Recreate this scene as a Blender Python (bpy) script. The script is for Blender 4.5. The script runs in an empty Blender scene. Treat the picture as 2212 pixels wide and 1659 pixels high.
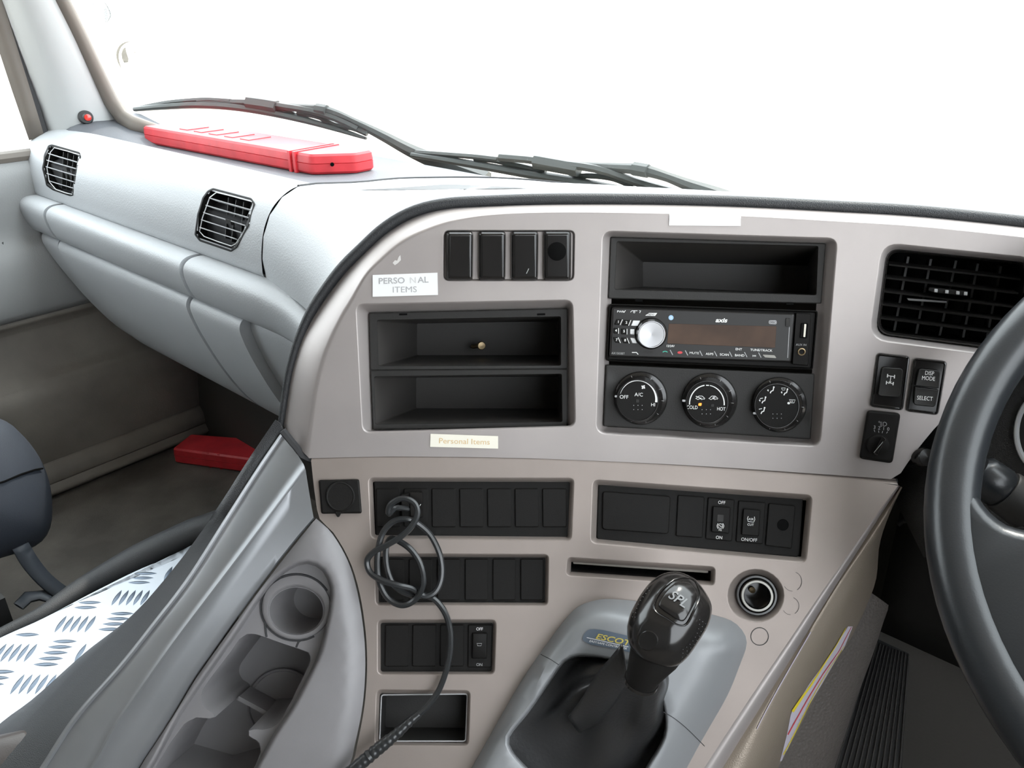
import bpy, math, random
from mathutils import Vector, Matrix
from mathutils.geometry import delaunay_2d_cdt
from mathutils.bvhtree import BVHTree

# ------------------------------------------------------------------ camera, world, sun, exposure
scene = bpy.context.scene
COL = scene.collection
FPX, CX, CY = 1720.0, 1106.0, 829.5
PITCH = math.radians(26.0)
SP, CP = math.sin(PITCH), math.cos(PITCH)
ZC = 0.90                                   # camera height above the cab floor

cam_d = bpy.data.cameras.new('camera')
cam_d.sensor_fit = 'HORIZONTAL'
cam_d.sensor_width = 36.0
cam_d.lens = FPX / 2212.0 * 36.0
cam_d.clip_start = 0.02
cam = bpy.data.objects.new('camera', cam_d)
COL.objects.link(cam)
cam.location = (0, 0, ZC)
cam.rotation_euler = (math.pi / 2 - PITCH, 0, 0)
scene.camera = cam

world = bpy.data.worlds.new('world')
scene.world = world
world.use_nodes = True
bg = world.node_tree.nodes['Background']
bg.inputs[0].default_value = (0.90, 0.955, 1.0, 1)
bg.inputs[1].default_value = 6.4

sun_d = bpy.data.lights.new('sun', 'SUN')
sun_d.energy = 3.0
sun_d.angle = math.radians(0.6)
sun_d.color = (1.0, 0.93, 0.84)
sun = bpy.data.objects.new('sun', sun_d)
COL.objects.link(sun)

scene.view_settings.view_transform = 'Standard'
scene.view_settings.look = 'None'
scene.view_settings.gamma = 1.0
scene.view_settings.use_curve_mapping = False
scene.view_settings.exposure = 0.0

# truck axes in the world: FW towards the windscreen, LF towards the passenger door
FW = Vector((0.6547, 0.7559, 0)).normalized()
LF = Vector((-0.7559, 0.6547, 0)).normalized()
UP = Vector((0, 0, 1))
SUN_TO = (FW * 1.0 + LF * 0.15 + UP * 1.50).normalized()   # direction towards the sun
sun.rotation_euler = SUN_TO.to_track_quat('Z', 'Y').to_euler()


def T(m, l, z):
    """truck coordinates (forward, left, height relative to the camera) -> world"""
    v = FW * m + LF * l
    return Vector((v.x, v.y, z + ZC))


def ray(x, y):
    X = (x - CX) / FPX
    Y = (y - CY) / FPX
    return Vector((X, CP - Y * SP, -(Y * CP + SP)))


CAM = Vector((0, 0, ZC))
ZS = -0.381


def b0(a):
    s = max(0.0, a + 0.04)
    return 0.631 - 0.2 * s * s - 0.4 * s ** 3


def b0d(a):
    s = max(0.0, a + 0.04)
    return -0.4 * s - 1.2 * s * s


class Fascia:
    """curved dashboard face: plan curve b0 swept along a sloping line"""
    def __init__(self, k):
        self.k = k

    def p(self, x, y, off=0.0):
        d = ray(x, y)
        z = 0.72
        for _ in range(8):
            g = d.y * z - b0(d.x * z) - self.k * (d.z * z - ZS) + off
            dg = d.y - b0d(d.x * z) * d.x - self.k * d.z
            z -= g / dg
        return CAM + d * z

    def n(self, x, y, off=0.0):
        return self.nq(self.p(x, y, off))

    def nq(self, q):
        return Vector((b0d(q.x), -1, self.k)).normalized()


class Plane:
    def __init__(self, pt, nrm):
        self.pt = Vector(pt)
        self.nv = Vector(nrm).normalized()
        if self.nv.dot(CAM - self.pt) < 0:
            self.nv = -self.nv

    def p(self, x, y, off=0.0):
        d = ray(x, y)
        o = self.pt + self.nv * off
        return CAM + d * ((o - CAM).dot(self.nv) / d.dot(self.nv))

    def n(self, x, y, off=0.0):
        return self.nv


UPR = Fascia(math.tan(math.radians(14.4)))
LOW = Fascia(math.tan(math.radians(31.0)))


def zdepth(q):
    r = q - CAM
    return r.y * CP - r.z * SP


def px2m(surf, x, y, npx):
    return npx * zdepth(surf.p(x, y)) / FPX


# ------------------------------------------------------------------ object helpers
WLOC = {}


def tag(o, label=None, cat=None, group=None, kind=None):
    if label:
        o['label'] = label
    if cat:
        o['category'] = cat
    if group:
        o['group'] = group
    if kind:
        o['kind'] = kind
    return o


def thing(name, loc, label, cat, group=None):
    o = bpy.data.objects.new(name, None)
    o.empty_display_size = 0.02
    COL.objects.link(o)
    o.location = loc
    WLOC[o] = Vector(loc)
    return tag(o, label, cat, group)


def mk(name, verts, faces, mat, parent=None, ang=40, smooth=True):
    verts = [Vector(v) for v in verts]
    c = Vector((0, 0, 0))
    for v in verts:
        c += v
    c /= max(1, len(verts))
    me = bpy.data.meshes.new(name)
    me.from_pydata([v - c for v in verts], [], faces)
    me.validate()
    if smooth:
        me.shade_smooth()
        me.set_sharp_from_angle(angle=math.radians(ang))
    me.materials.append(mat)
    o = bpy.data.objects.new(name, me)
    COL.objects.link(o)
    WLOC[o] = c
    if parent:
        o.parent = parent
        o.location = c - WLOC[parent]
    else:
        o.location = c
    return o


def fix_normals(o, sheetV, surf_n, eps=2e-5):
    """analytic normals on the sheet vertices of a panel, so its reflections stay smooth"""
    me = o.data
    c = WLOC[o]
    key = {}
    for v in sheetV:
        key[(round(v.x / eps), round(v.y / eps), round(v.z / eps))] = surf_n(v)
    nrm = []
    for v in me.vertices:
        w = v.co + c
        k = (round(w.x / eps), round(w.y / eps), round(w.z / eps))
        n = None
        for dx in (0, -1, 1):
            for dy in (0, -1, 1):
                for dz_ in (0, -1, 1):
                    n = n or key.get((k[0] + dx, k[1] + dy, k[2] + dz_))
        if n is None:
            n = v.normal.copy()
            if n.dot(CAM - w) < -0.2 * (CAM - w).length:
                n = -n
        nrm.append(n)
    me.normals_split_custom_set_from_vertices(nrm)


def merge(*parts):
    V, Fc = [], []
    for v, f in parts:
        n = len(V)
        V += list(v)
        Fc += [tuple(i + n for i in q) for q in f]
    return V, Fc


def catmull(pts, n):
    """smooth open curve through points (any dimension), n samples per span"""
    P = [tuple(p) for p in pts]
    P = [tuple(2 * a - b for a, b in zip(P[0], P[1]))] + P + [tuple(2 * a - b for a, b in zip(P[-1], P[-2]))]
    out = []
    for i in range(1, len(P) - 2):
        for j in range(n):
            t = j / n
            out.append(tuple(0.5 * ((2 * b) + (-a + c) * t + (2 * a - 5 * b + 4 * c - d) * t * t + (-a + 3 * b - 3 * c + d) * t ** 3)
                             for a, b, c, d in zip(P[i - 1], P[i], P[i + 1], P[i + 2])))
    out.append(P[-2])
    return out


def resample(pts, n):
    L = [0.0]
    for a, b in zip(pts, pts[1:]):
        L.append(L[-1] + math.dist(a, b))
    out = []
    j = 0
    for i in range(n):
        s = L[-1] * i / (n - 1)
        while j < len(L) - 2 and L[j + 1] < s:
            j += 1
        t = (s - L[j]) / max(1e-9, L[j + 1] - L[j])
        out.append(tuple(a + (b - a) * t for a, b in zip(pts[j], pts[j + 1])))
    return out


def curve(pts, n):
    return resample(catmull(pts, 10), n)


def inset_poly(P, d):
    """inset a convex-ish polygon by d (mitred), d>0 goes inwards"""
    n = len(P)
    area = sum(P[i][0] * P[(i + 1) % n][1] - P[(i + 1) % n][0] * P[i][1] for i in range(n))
    sg = 1 if area > 0 else -1
    out = []
    for i in range(n):
        p0, p1, p2 = P[i - 1], P[i], P[(i + 1) % n]
        e1 = Vector((p1[0] - p0[0], p1[1] - p0[1])).normalized()
        e2 = Vector((p2[0] - p1[0], p2[1] - p1[1])).normalized()
        n1 = Vector((-e1.y, e1.x)) * sg
        n2 = Vector((-e2.y, e2.x)) * sg
        b = n1 + n2
        b = b * (1.0 / max(0.3, 1 + n1.dot(n2)))
        out.append((p1[0] + b.x * d, p1[1] + b.y * d))
    return out


def sub_of(P, step=28.0):
    return [max(1, int(math.ceil(math.dist(P[i][:2], P[(i + 1) % len(P)][:2]) / step))) for i in range(len(P))]


def rr(P, r, n=4, sub=None):
    """round the corners of a polygon; sub splits its straight sides"""
    if sub:
        arcs = rr(P, r, n)
        out = []
        for i in range(len(P)):
            out += arcs[i * (n + 1):(i + 1) * (n + 1)]
            a, b = arcs[i * (n + 1) + n], arcs[((i + 1) * (n + 1)) % len(arcs)]
            out += [(a[0] + (b[0] - a[0]) * j / sub[i], a[1] + (b[1] - a[1]) * j / sub[i]) for j in range(1, sub[i])]
        return out
    out = []
    m = len(P)
    for i in range(m):
        p0, p1, p2 = Vector(P[i - 1][:2]), Vector(P[i][:2]), Vector(P[(i + 1) % m][:2])
        d1, d2 = (p0 - p1), (p2 - p1)
        ri = r[i] if isinstance(r, (list, tuple)) else r
        q = min(ri, d1.length * 0.48, d2.length * 0.48)
        a, b = p1 + d1.normalized() * q, p1 + d2.normalized() * q
        for j in range(n + 1):
            t = j / n
            v = a * (1 - t) ** 2 + p1 * (2 * t * (1 - t)) + b * t * t
            out.append((v.x, v.y))
    return out


def rings_mesh(rings, cap_start=False, cap_end=True, closed=True):
    V, Fc = [], []
    n = len(rings[0])
    for r in rings:
        V += r
    for k in range(len(rings) - 1):
        for i in range(n if closed else n - 1):
            j = (i + 1) % n
            Fc.append((k * n + i, k * n + j, (k + 1) * n + j, (k + 1) * n + i))
    if cap_start:
        Fc.append(tuple(range(n))[::-1])
    if cap_end:
        b = (len(rings) - 1) * n
        Fc.append(tuple(range(b, b + n)))
    return V, Fc


def plate_g(P, r, prof, surf, cap_start=False, cap_end=True, n=4):
    """rings from polygon P (pixels): prof = [(inset px, off m[, 'n'])]; 'n' moves along the surface normal"""
    rings = []
    w_ = max(p[0] for p in P) - min(p[0] for p in P)
    sub = sub_of(P) if (w_ > 60 and isinstance(surf, Fascia) and len(P) == 4) else None
    for q in prof:
        if isinstance(q[0], list):
            rings.append([surf.p(x, y, q[2]) for x, y in rr(q[0], q[1], n, sub)])
            continue
        ins, off = q[0], q[1]
        if isinstance(r, (list, tuple)):
            rad = [max(0.6, ri - ins) for ri in r]
        else:
            rad = max(0.6, r - ins)
        poly = rr(inset_poly(P, ins) if ins else P, rad, n, sub)
        if len(q) > 2:
            base = q[2]
            rings.append([surf.p(x, y, base) + surf.n(x, y, base) * (off - base) for x, y in poly])
        else:
            rings.append([surf.p(x, y, off) for x, y in poly])
    if cap_end and w_ > 60 and isinstance(surf, Fascia) and len(prof[-1]) == 2:
        ins, off = prof[-1]
        rad = [max(0.6, ri - ins) for ri in r] if isinstance(r, (list, tuple)) else max(0.6, r - ins)
        poly = rr(inset_poly(P, ins) if ins else P, rad, n, sub)
        return merge(rings_mesh(rings, cap_start, False), sheet_g(poly, [], surf, 26, off))
    return rings_mesh(rings, cap_start, cap_end)


def plate(name, P, r, prof, surf, mat, parent=None, **kw):
    ang = kw.pop('ang', 40)
    V, Fc = plate_g(P, r, prof, surf, **kw)
    return mk(name, V, Fc, mat, parent, ang)


def lathe_g(c, nrm, prof, segs=32, up=UP, close=False):
    nrm = Vector(nrm).normalized()
    u = up - nrm * up.dot(nrm)
    u = u.normalized() if u.length > 1e-4 else Vector((1, 0, 0))
    v = nrm.cross(u)
    rings = []
    for r, h in prof:
        rings.append([c + nrm * h + (u * math.cos(2 * math.pi * i / segs) + v * math.sin(2 * math.pi * i / segs)) * r for i in range(segs)])
    return rings_mesh(rings, prof[0][0] > 1e-6 and close, False)


def lathe(name, c, nrm, prof, mat, parent=None, segs=32, ang=35, close=False):
    V, Fc = lathe_g(c, nrm, prof, segs, close=close)
    return mk(name, V, Fc, mat, parent, ang)


def tube_g(pts, rad, segs=10, flat=1.0, caps=True):
    pts = [Vector(p) for p in pts]
    n = len(pts)
    tang = []
    for i in range(n):
        t = pts[min(n - 1, i + 1)] - pts[max(0, i - 1)]
        tang.append(t.normalized())
    u = tang[0].cross(UP)
    if u.length < 1e-3:
        u = tang[0].cross(Vector((1, 0, 0)))
    u.normalize()
    rings = []
    for i in range(n):
        u = (u - tang[i] * u.dot(tang[i])).normalized()
        v = tang[i].cross(u)
        r = rad[i] if isinstance(rad, (list, tuple)) else rad
        rings.append([pts[i] + (u * math.cos(2 * math.pi * k / segs) + v * math.sin(2 * math.pi * k / segs) * flat) * r for k in range(segs)])
    return rings_mesh(rings, caps, caps)


def tube(name, pts, rad, mat, parent=None, segs=10, flat=1.0):
    V, Fc = tube_g(pts, rad, segs, flat)
    return mk(name, V, Fc, mat, parent, 50)


def box_g(c, ax, ay, az):
    """box from centre and three half-axis vectors"""
    V = [c + ax * i + ay * j + az * k for i in (-1, 1) for j in (-1, 1) for k in (-1, 1)]
    return V, [(0, 1, 3, 2), (4, 6, 7, 5), (0, 4, 5, 1), (2, 3, 7, 6), (0, 2, 6, 4), (1, 5, 7, 3)]


def bevel(o, w=0.003, s=2):
    m = o.modifiers.new('bevel', 'BEVEL')
    m.width = w
    m.segments = s
    m.limit_method = 'ANGLE'
    m.angle_limit = math.radians(40)
    return o


def thick(o, t, off=-1.0):
    m = o.modifiers.new('solid', 'SOLIDIFY')
    m.thickness = t
    m.offset = off
    return o


def strip_g(curves):
    """loft through open 3d curves with equal counts"""
    return rings_mesh(curves, False, False, closed=False)


def inside(P, x, y):
    c = False
    j = len(P) - 1
    for i in range(len(P)):
        xi, yi = P[i]
        xj, yj = P[j]
        if (yi > y) != (yj > y) and x < (xj - xi) * (y - yi) / (yj - yi) + xi:
            c = not c
        j = i
    return c


def dist_poly(P, x, y):
    best = 1e9
    for i in range(len(P)):
        ax, ay = P[i]
        bx, by = P[(i + 1) % len(P)]
        dx, dy = bx - ax, by - ay
        t = max(0, min(1, ((x - ax) * dx + (y - ay) * dy) / max(1e-9, dx * dx + dy * dy)))
        best = min(best, math.hypot(x - ax - dx * t, y - ay - dy * t))
    return best


def sheet_g(outer, holes, surf, step=45, off=0.0, fn=None):
    """triangulated sheet on a surface with holes; all outlines in pixels"""
    pts, edges = [], []
    for P in [outer] + holes:
        n0 = len(pts)
        pts += [Vector(p) for p in P]
        edges += [(n0 + i, n0 + (i + 1) % len(P)) for i in range(len(P))]
    xs = [p.x for p in pts]
    ys = [p.y for p in pts]
    y = min(ys) + step / 2
    row = 0
    while y < max(ys):
        x = min(xs) + (step / 2 if row % 2 else step)
        while x < max(xs):
            if inside(outer, x, y) and dist_poly(outer, x, y) > step * 0.4 and not any(inside(h, x, y) or dist_poly(h, x, y) < step * 0.4 for h in holes):
                pts.append(Vector((x, y)))
            x += step
        y += step
        row += 1
    r = delaunay_2d_cdt(pts, edges, [], 0, 1e-4)
    V2, F2 = r[0], r[2]
    V = [surf.p(v.x, v.y, fn(v.x, v.y) if fn else off) for v in V2]
    Fc = []
    for f in F2:
        cx = sum(V2[i].x for i in f) / len(f)
        cy = sum(V2[i].y for i in f) / len(f)
        if inside(outer, cx, cy) and not any(inside(h, cx, cy) for h in holes):
            Fc.append(tuple(f))
    return V, Fc


def weld(V, Fc, eps=1e-5):
    key, remap, out = {}, [], []
    for v in V:
        k = (round(v.x / eps), round(v.y / eps), round(v.z / eps))
        if k not in key:
            key[k] = len(out)
            out.append(v)
        remap.append(key[k])
    F2 = []
    for f in Fc:
        g = []
        for i in f:
            if remap[i] not in g:
                g.append(remap[i])
        if len(g) > 2:
            F2.append(tuple(g))
    return out, F2


def text_g(s, x, y, h, surf, off, rot=0.0, wide=1.0, shear=0.0, align='CENTER', bold=0.0):
    cu = bpy.data.curves.new('lettering', 'FONT')
    cu.body = s
    cu.align_x = align
    cu.align_y = 'CENTER'
    cu.size = 1.0
    cu.shear = shear
    cu.offset = 0.0 if 'M' in s else bold
    cu.resolution_u = 3
    ob = bpy.data.objects.new('lettering', cu)
    COL.objects.link(ob)
    dg = bpy.context.evaluated_depsgraph_get()
    me = bpy.data.meshes.new_from_object(ob.evaluated_get(dg))
    vs = [(v.co.x, v.co.y) for v in me.vertices]
    fs = [tuple(p.vertices) for p in me.polygons]
    bpy.data.objects.remove(ob)
    bpy.data.curves.remove(cu)
    bpy.data.meshes.remove(me)
    sc = h / 0.69
    c, sn = math.cos(math.radians(rot)), math.sin(math.radians(rot))
    V = []
    for a, b in vs:
        a, b = a * sc * wide, -b * sc
        V.append(surf.p(x + a * c - b * sn, y + a * sn + b * c, off))
    return V, fs


def text(name, s, x, y, h, surf, off, mat, parent, **kw):
    V, Fc = text_g(s, x, y, h, surf, off, **kw)
    return mk(name, V, Fc, mat, parent, smooth=False)


def stroke_g(pts, w, surf, off, closed=False):
    """flat printed line of width w px along pixel points"""
    P = [Vector(p[:2]) for p in pts]
    n = len(P)
    L, R = [], []
    for i in range(n):
        a = P[i - 1] if (i > 0 or closed) else P[i]
        b = P[(i + 1) % n] if (i < n - 1 or closed) else P[i]
        t = (b - a)
        t = t.normalized() if t.length > 1e-6 else Vector((1, 0))
        nn = Vector((-t.y, t.x))
        wi = w[i] if isinstance(w, (list, tuple)) else w
        L.append(surf.p(P[i].x + nn.x * wi / 2, P[i].y + nn.y * wi / 2, off))
        R.append(surf.p(P[i].x - nn.x * wi / 2, P[i].y - nn.y * wi / 2, off))
    V = L + R
    Fc = [(i, (i + 1) % n, n + (i + 1) % n, n + i) for i in range(n if closed else n - 1)]
    return V, Fc


def ell(cx, cy, rx, ry, n=32, a0=0, a1=360, rot=0):
    out = []
    full = abs(a1 - a0) >= 359.9
    c, s = math.cos(math.radians(rot)), math.sin(math.radians(rot))
    for i in range(n):
        a = math.radians(a0 + (a1 - a0) * i / (n if full else n - 1))
        u, v = rx * math.cos(a), ry * math.sin(a)
        out.append((cx + u * c - v * s, cy + u * s + v * c))
    return out


def fill_g(P, surf, off):
    return [surf.p(x, y, off) for x, y in P], [tuple(range(len(P)))]


def lerpq(Q, u, v):
    """bilinear point in pixel quad TL,TR,BR,BL"""
    (ax, ay), (bx, by), (cx, cy), (dx, dy) = Q
    return ((ax * (1 - u) + bx * u) * (1 - v) + (dx * (1 - u) + cx * u) * v, (ay * (1 - u) + by * u) * (1 - v) + (dy * (1 - u) + cy * u) * v)


class OnMesh:
    """surface of an already built mesh, reached along a pixel's ray"""
    def __init__(self, V, Fc, dflt=None):
        self.t = BVHTree.FromPolygons([tuple(v) for v in V], [tuple(f) for f in Fc])
        self.d = dflt

    def hit(self, x, y):
        d = ray(x, y).normalized()
        loc, nn, i, dist = self.t.ray_cast(CAM, d)
        return loc, nn, d

    def p(self, x, y, off=0.0):
        loc, nn, d = self.hit(x, y)
        if loc is None:
            loc, nn, i, dist = self.t.find_nearest(CAM + d * self.d)
        return loc - d * off

    def n(self, x, y, off=0.0):
        loc, nn, d = self.hit(x, y)
        if loc is None:
            return -d
        return -nn if nn.dot(d) > 0 else nn


# ------------------------------------------------------------------ materials
def mat(name, col, rough=0.5, metal=0.0, bump=0.0, bscale=600.0, spec=0.5, var=0.0, vscale=8.0, coat=0.0, emit=None, kind='noise', scratch=0.0):
    m = bpy.data.materials.new(name)
    m.use_nodes = True
    nt = m.node_tree
    b = nt.nodes['Principled BSDF']
    b.inputs['Base Color'].default_value = (*col, 1)
    b.inputs['Roughness'].default_value = rough
    b.inputs['Metallic'].default_value = metal
    b.inputs['Specular IOR Level'].default_value = spec
    if coat:
        b.inputs['Coat Weight'].default_value = coat
        b.inputs['Coat Roughness'].default_value = 0.08
    if emit:
        b.inputs['Emission Color'].default_value = (*emit[0], 1)
        b.inputs['Emission Strength'].default_value = emit[1]
    tc = nt.nodes.new('ShaderNodeTexCoord')
    if bump:
        if kind == 'grain':
            tx = nt.nodes.new('ShaderNodeTexVoronoi')
            tx.inputs['Scale'].default_value = bscale
            out = tx.outputs['Distance']
        else:
            tx = nt.nodes.new('ShaderNodeTexNoise')
            tx.inputs['Scale'].default_value = bscale
            tx.inputs['Detail'].default_value = 2.0
            out = tx.outputs['Fac']
        nt.links.new(tc.outputs['Object'], tx.inputs['Vector'])
        bp = nt.nodes.new('ShaderNodeBump')
        bp.inputs['Strength'].default_value = bump
        bp.inputs['Distance'].default_value = 0.001
        nt.links.new(out, bp.inputs['Height'])
        nt.links.new(bp.outputs['Normal'], b.inputs['Normal'])
    if var or scratch:
        nz = nt.nodes.new('ShaderNodeTexNoise')
        nz.inputs['Scale'].default_value = vscale
        nz.inputs['Detail'].default_value = 4.0
        nt.links.new(tc.outputs['Object'], nz.inputs['Vector'])
        rp = nt.nodes.new('ShaderNodeValToRGB')
        lo = [max(0, c * (1 - var)) for c in col]
        hi = [min(1, c * (1 + var)) for c in col]
        rp.color_ramp.elements[0].position = 0.35
        rp.color_ramp.elements[1].position = 0.68
        rp.color_ramp.elements[0].color = (*lo, 1)
        rp.color_ramp.elements[1].color = (*hi, 1)
        nt.links.new(nz.outputs['Fac'], rp.inputs['Fac'])
        nt.links.new(rp.outputs['Color'], b.inputs['Base Color'])
    return m


M = {}
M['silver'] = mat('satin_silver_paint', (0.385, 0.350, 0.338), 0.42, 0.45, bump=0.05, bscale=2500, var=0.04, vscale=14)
M['silver_low'] = mat('satin_silver_browner', (0.290, 0.247, 0.224), 0.42, 0.45, bump=0.05, bscale=2500, var=0.05, vscale=14)  # browner, darker copy of the fascia silver for the lower console
M['firewall'] = mat('dark_bulkhead_lining', (0.050, 0.046, 0.041), 0.8, bump=0.3, bscale=300)
M['pebble'] = mat('black_pebbled_panel', (0.012, 0.0115, 0.011), 0.5, bump=0.5, bscale=1300, kind='grain')
M['tray'] = mat('dark_grey_tray_lining', (0.115, 0.122, 0.135), 0.6, bump=0.2, bscale=420, kind='grain')
M['splprint'] = mat('grey_button_print', (0.13, 0.135, 0.14), 0.5)
M['pedal'] = mat('worn_pedal_rubber', (0.05, 0.04, 0.032), 0.6)
M['silver_rail'] = mat('satin_silver_rail', (0.24, 0.245, 0.255), 0.36, 0.55, bump=0.04, bscale=2500, var=0.05, vscale=20)
M['grey'] = mat('grey_moulded_plastic', (0.415, 0.43, 0.445), 0.50, 0.0, bump=0.22, bscale=420, kind='grain', var=0.02)
M['grey_smooth'] = mat('grey_smooth_plastic', (0.37, 0.38, 0.39), 0.45, 0.0, bump=0.05, bscale=900, var=0.02)
M['console'] = mat('warm_grey_console_plastic', (0.195, 0.187, 0.192), 0.42, 0.0, bump=0.05, bscale=1500, var=0.06, vscale=18)
M['gear_grey'] = mat('grey_shift_surround', (0.235, 0.240, 0.248), 0.38, 0.1, bump=0.04, bscale=1500, var=0.03)
M['vinyl'] = mat('black_grained_vinyl', (0.024, 0.0255, 0.028), 0.52, 0.0, bump=0.3, bscale=1100, kind='grain')
M['black'] = mat('matt_black_plastic', (0.0085, 0.0078, 0.0072), 0.58, 0.0, spec=0.16, bump=0.12, bscale=1600)
M['black_in'] = mat('black_pocket_plastic', (0.050, 0.046, 0.043), 0.5, 0.0, bump=0.1, bscale=1200)
M['gloss'] = mat('gloss_black_plastic', (0.012, 0.011, 0.0105), 0.16, 0.0)
M['radio_face'] = mat('radio_front_plastic', (0.014, 0.013, 0.0125), 0.32, 0.0, spec=0.35)
M['deep'] = mat('deep_black_hole', (0.004, 0.004, 0.004), 0.8, spec=0.05)
M['seam'] = mat('dark_seam', (0.03, 0.03, 0.032), 0.7)
M['white'] = mat('white_print', (0.80, 0.80, 0.79), 0.6)
M['dimprint'] = mat('grey_print', (0.35, 0.35, 0.35), 0.6)
M['paper'] = mat('white_label_paper', (0.82, 0.82, 0.82), 0.55)
M['cream'] = mat('aged_label_paper', (0.80, 0.76, 0.66), 0.55)
M['fadeprint'] = mat('faded_grey_print', (0.40, 0.40, 0.41), 0.6)
M['tanprint'] = mat('faded_tan_print', (0.66, 0.47, 0.24), 0.6)
M['chrome'] = mat('bright_metal', (0.17, 0.165, 0.15), 0.28, 1.0)
M['brushed'] = mat('spun_aluminium', (0.42, 0.42, 0.43), 0.30, 1.0)
M['amber'] = mat('amber_lamp', (0.9, 0.25, 0.03), 0.4, emit=((1.0, 0.28, 0.03), 1.6))
M['lcd'] = mat('dark_brown_display', (0.060, 0.034, 0.022), 0.5, spec=0.3, var=0.35, vscale=25)
M['green'] = mat('green_print', (0.05, 0.42, 0.30), 0.6)
M['redprint'] = mat('red_print', (0.55, 0.05, 0.06), 0.6)
M['bluedot'] = mat('pale_blue_print', (0.35, 0.55, 0.80), 0.5)
M['red'] = mat('red_case_plastic', (0.60, 0.035, 0.045), 0.38, var=0.12, vscale=30)
M['lampred'] = mat('red_lens', (0.62, 0.04, 0.03), 0.15, coat=0.5)
M['rubber'] = mat('black_rubber', (0.014, 0.0145, 0.015), 0.55)
M['cable'] = mat('black_cable_sheath', (0.02, 0.021, 0.022), 0.28)
M['leather'] = mat('black_leatherette', (0.021, 0.0207, 0.0212), 0.34, bump=0.2, bscale=350, spec=0.5)
M['wheel'] = mat('dark_wheel_leather', (0.014, 0.0155, 0.0175), 0.30, bump=0.06, bscale=700)
M['seat'] = mat('blue_black_seat_fabric', (0.028, 0.034, 0.046), 0.75, bump=0.4, bscale=900)
M['carpet'] = mat('dark_floor_covering', (0.105, 0.094, 0.082), 0.85, bump=0.5, bscale=300, var=0.25, vscale=12)
M['door'] = mat('grey_door_trim', (0.26, 0.265, 0.265), 0.6, bump=0.25, bscale=420, kind='grain')
M['brown_grey'] = mat('brown_grey_plastic', (0.22, 0.20, 0.175), 0.75, bump=0.3, bscale=300, var=0.15)  # lower door part, darker and browner than the trim above; also the slot strip
M['pillar'] = mat('pale_grey_pillar_trim', (0.44, 0.453, 0.453), 0.6, bump=0.1, bscale=900)
M['seal'] = mat('brown_black_weather_seal', (0.16, 0.14, 0.12), 0.55)
M['plate'] = mat('bright_tread_plate', (0.46, 0.49, 0.53), 0.42, 0.7, bump=0.05, bscale=800)
M['bar'] = mat('shaded_tread_bar', (0.10, 0.125, 0.16), 0.3, 0.6)  # darker than the plate: shaded bar edges put into the colour
M['gold'] = mat('gold_grained_side_trim', (0.27, 0.225, 0.18), 0.38, 0.4, bump=0.14, bscale=900, kind='grain')
M['head'] = mat('pale_headliner', (0.50, 0.48, 0.455), 0.8)
M['wall'] = mat('grey_cab_lining', (0.12, 0.115, 0.11), 0.8)
M['yellow'] = mat('yellow_print', (0.72, 0.58, 0.03), 0.5)
M['badge'] = mat('blue_grey_badge', (0.10, 0.125, 0.16), 0.3)
M['goldprint'] = mat('gold_print', (0.55, 0.45, 0.10), 0.4)
M['label_lilac'] = mat('pale_lilac_label', (0.52, 0.48, 0.55), 0.4)
M['wiper'] = mat('grey_black_wiper_metal', (0.055, 0.060, 0.058), 0.5, 0.0)
M['brass'] = mat('dull_brass', (0.32, 0.24, 0.14), 0.4, 0.8)
M['ground'] = mat('pale_concrete_yard', (0.56, 0.50, 0.43), 0.9, var=0.08, vscale=0.5)
M['slat'] = mat('pale_vent_slat', (0.70, 0.71, 0.72), 0.4)
M['dimgrey'] = mat('dark_grey_plastic', (0.026, 0.025, 0.024), 0.50, spec=0.25, bump=0.1, bscale=900)
M['scuff'] = mat('pale_scuff', (0.62, 0.60, 0.58), 0.7)

g = bpy.data.materials.new('windscreen_glass')
g.use_nodes = True
nt = g.node_tree
nt.nodes.clear()
o_ = nt.nodes.new('ShaderNodeOutputMaterial')
tr = nt.nodes.new('ShaderNodeBsdfTransparent')
tr.inputs[0].default_value = (0.97, 0.985, 0.98, 1)
gl = nt.nodes.new('ShaderNodeBsdfGlossy')
gl.inputs['Roughness'].default_value = 0.02
mx = nt.nodes.new('ShaderNodeMixShader')
mx.inputs[0].default_value = 0.012
nt.links.new(tr.outputs[0], mx.inputs[1])
nt.links.new(gl.outputs[0], mx.inputs[2])
nt.links.new(mx.outputs[0], o_.inputs[0])
M['glass'] = g

M['tunnel'] = mat('brown_grey_tunnel_vinyl', (0.085, 0.074, 0.067), 0.45, 0.0, bump=0.5, bscale=330, kind='grain')
M['ribtop'] = mat('worn_rib_rubber', (0.026, 0.024, 0.022), 0.5)
M['dimblue'] = mat('dark_blue_grey_plastic', (0.07, 0.08, 0.095), 0.5)


def film_mat(name, c):
    m = bpy.data.materials.new(name)
    m.use_nodes = True
    n = m.node_tree
    n.nodes.clear()
    oo = n.nodes.new('ShaderNodeOutputMaterial')
    t = n.nodes.new('ShaderNodeBsdfTransparent')
    t.inputs[0].default_value = (*c, 1)
    n.links.new(t.outputs[0], oo.inputs[0])
    return m


M['film'] = film_mat('clear_sticker_film', (0.97, 0.97, 0.97))
M['print_faint'] = film_mat('faint_translucent_print', (0.185, 0.185, 0.180))
M['print_dark'] = film_mat('grey_translucent_print', (0.125, 0.125, 0.120))
M['ghostprint'] = mat('ghost_print', (0.62, 0.62, 0.62), 0.6)
M['vane'] = mat('mid_grey_vane', (0.16, 0.16, 0.16), 0.45)
M['endcap'] = mat('dark_brown_plastic', (0.045, 0.037, 0.034), 0.45, bump=0.1, bscale=900)

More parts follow.
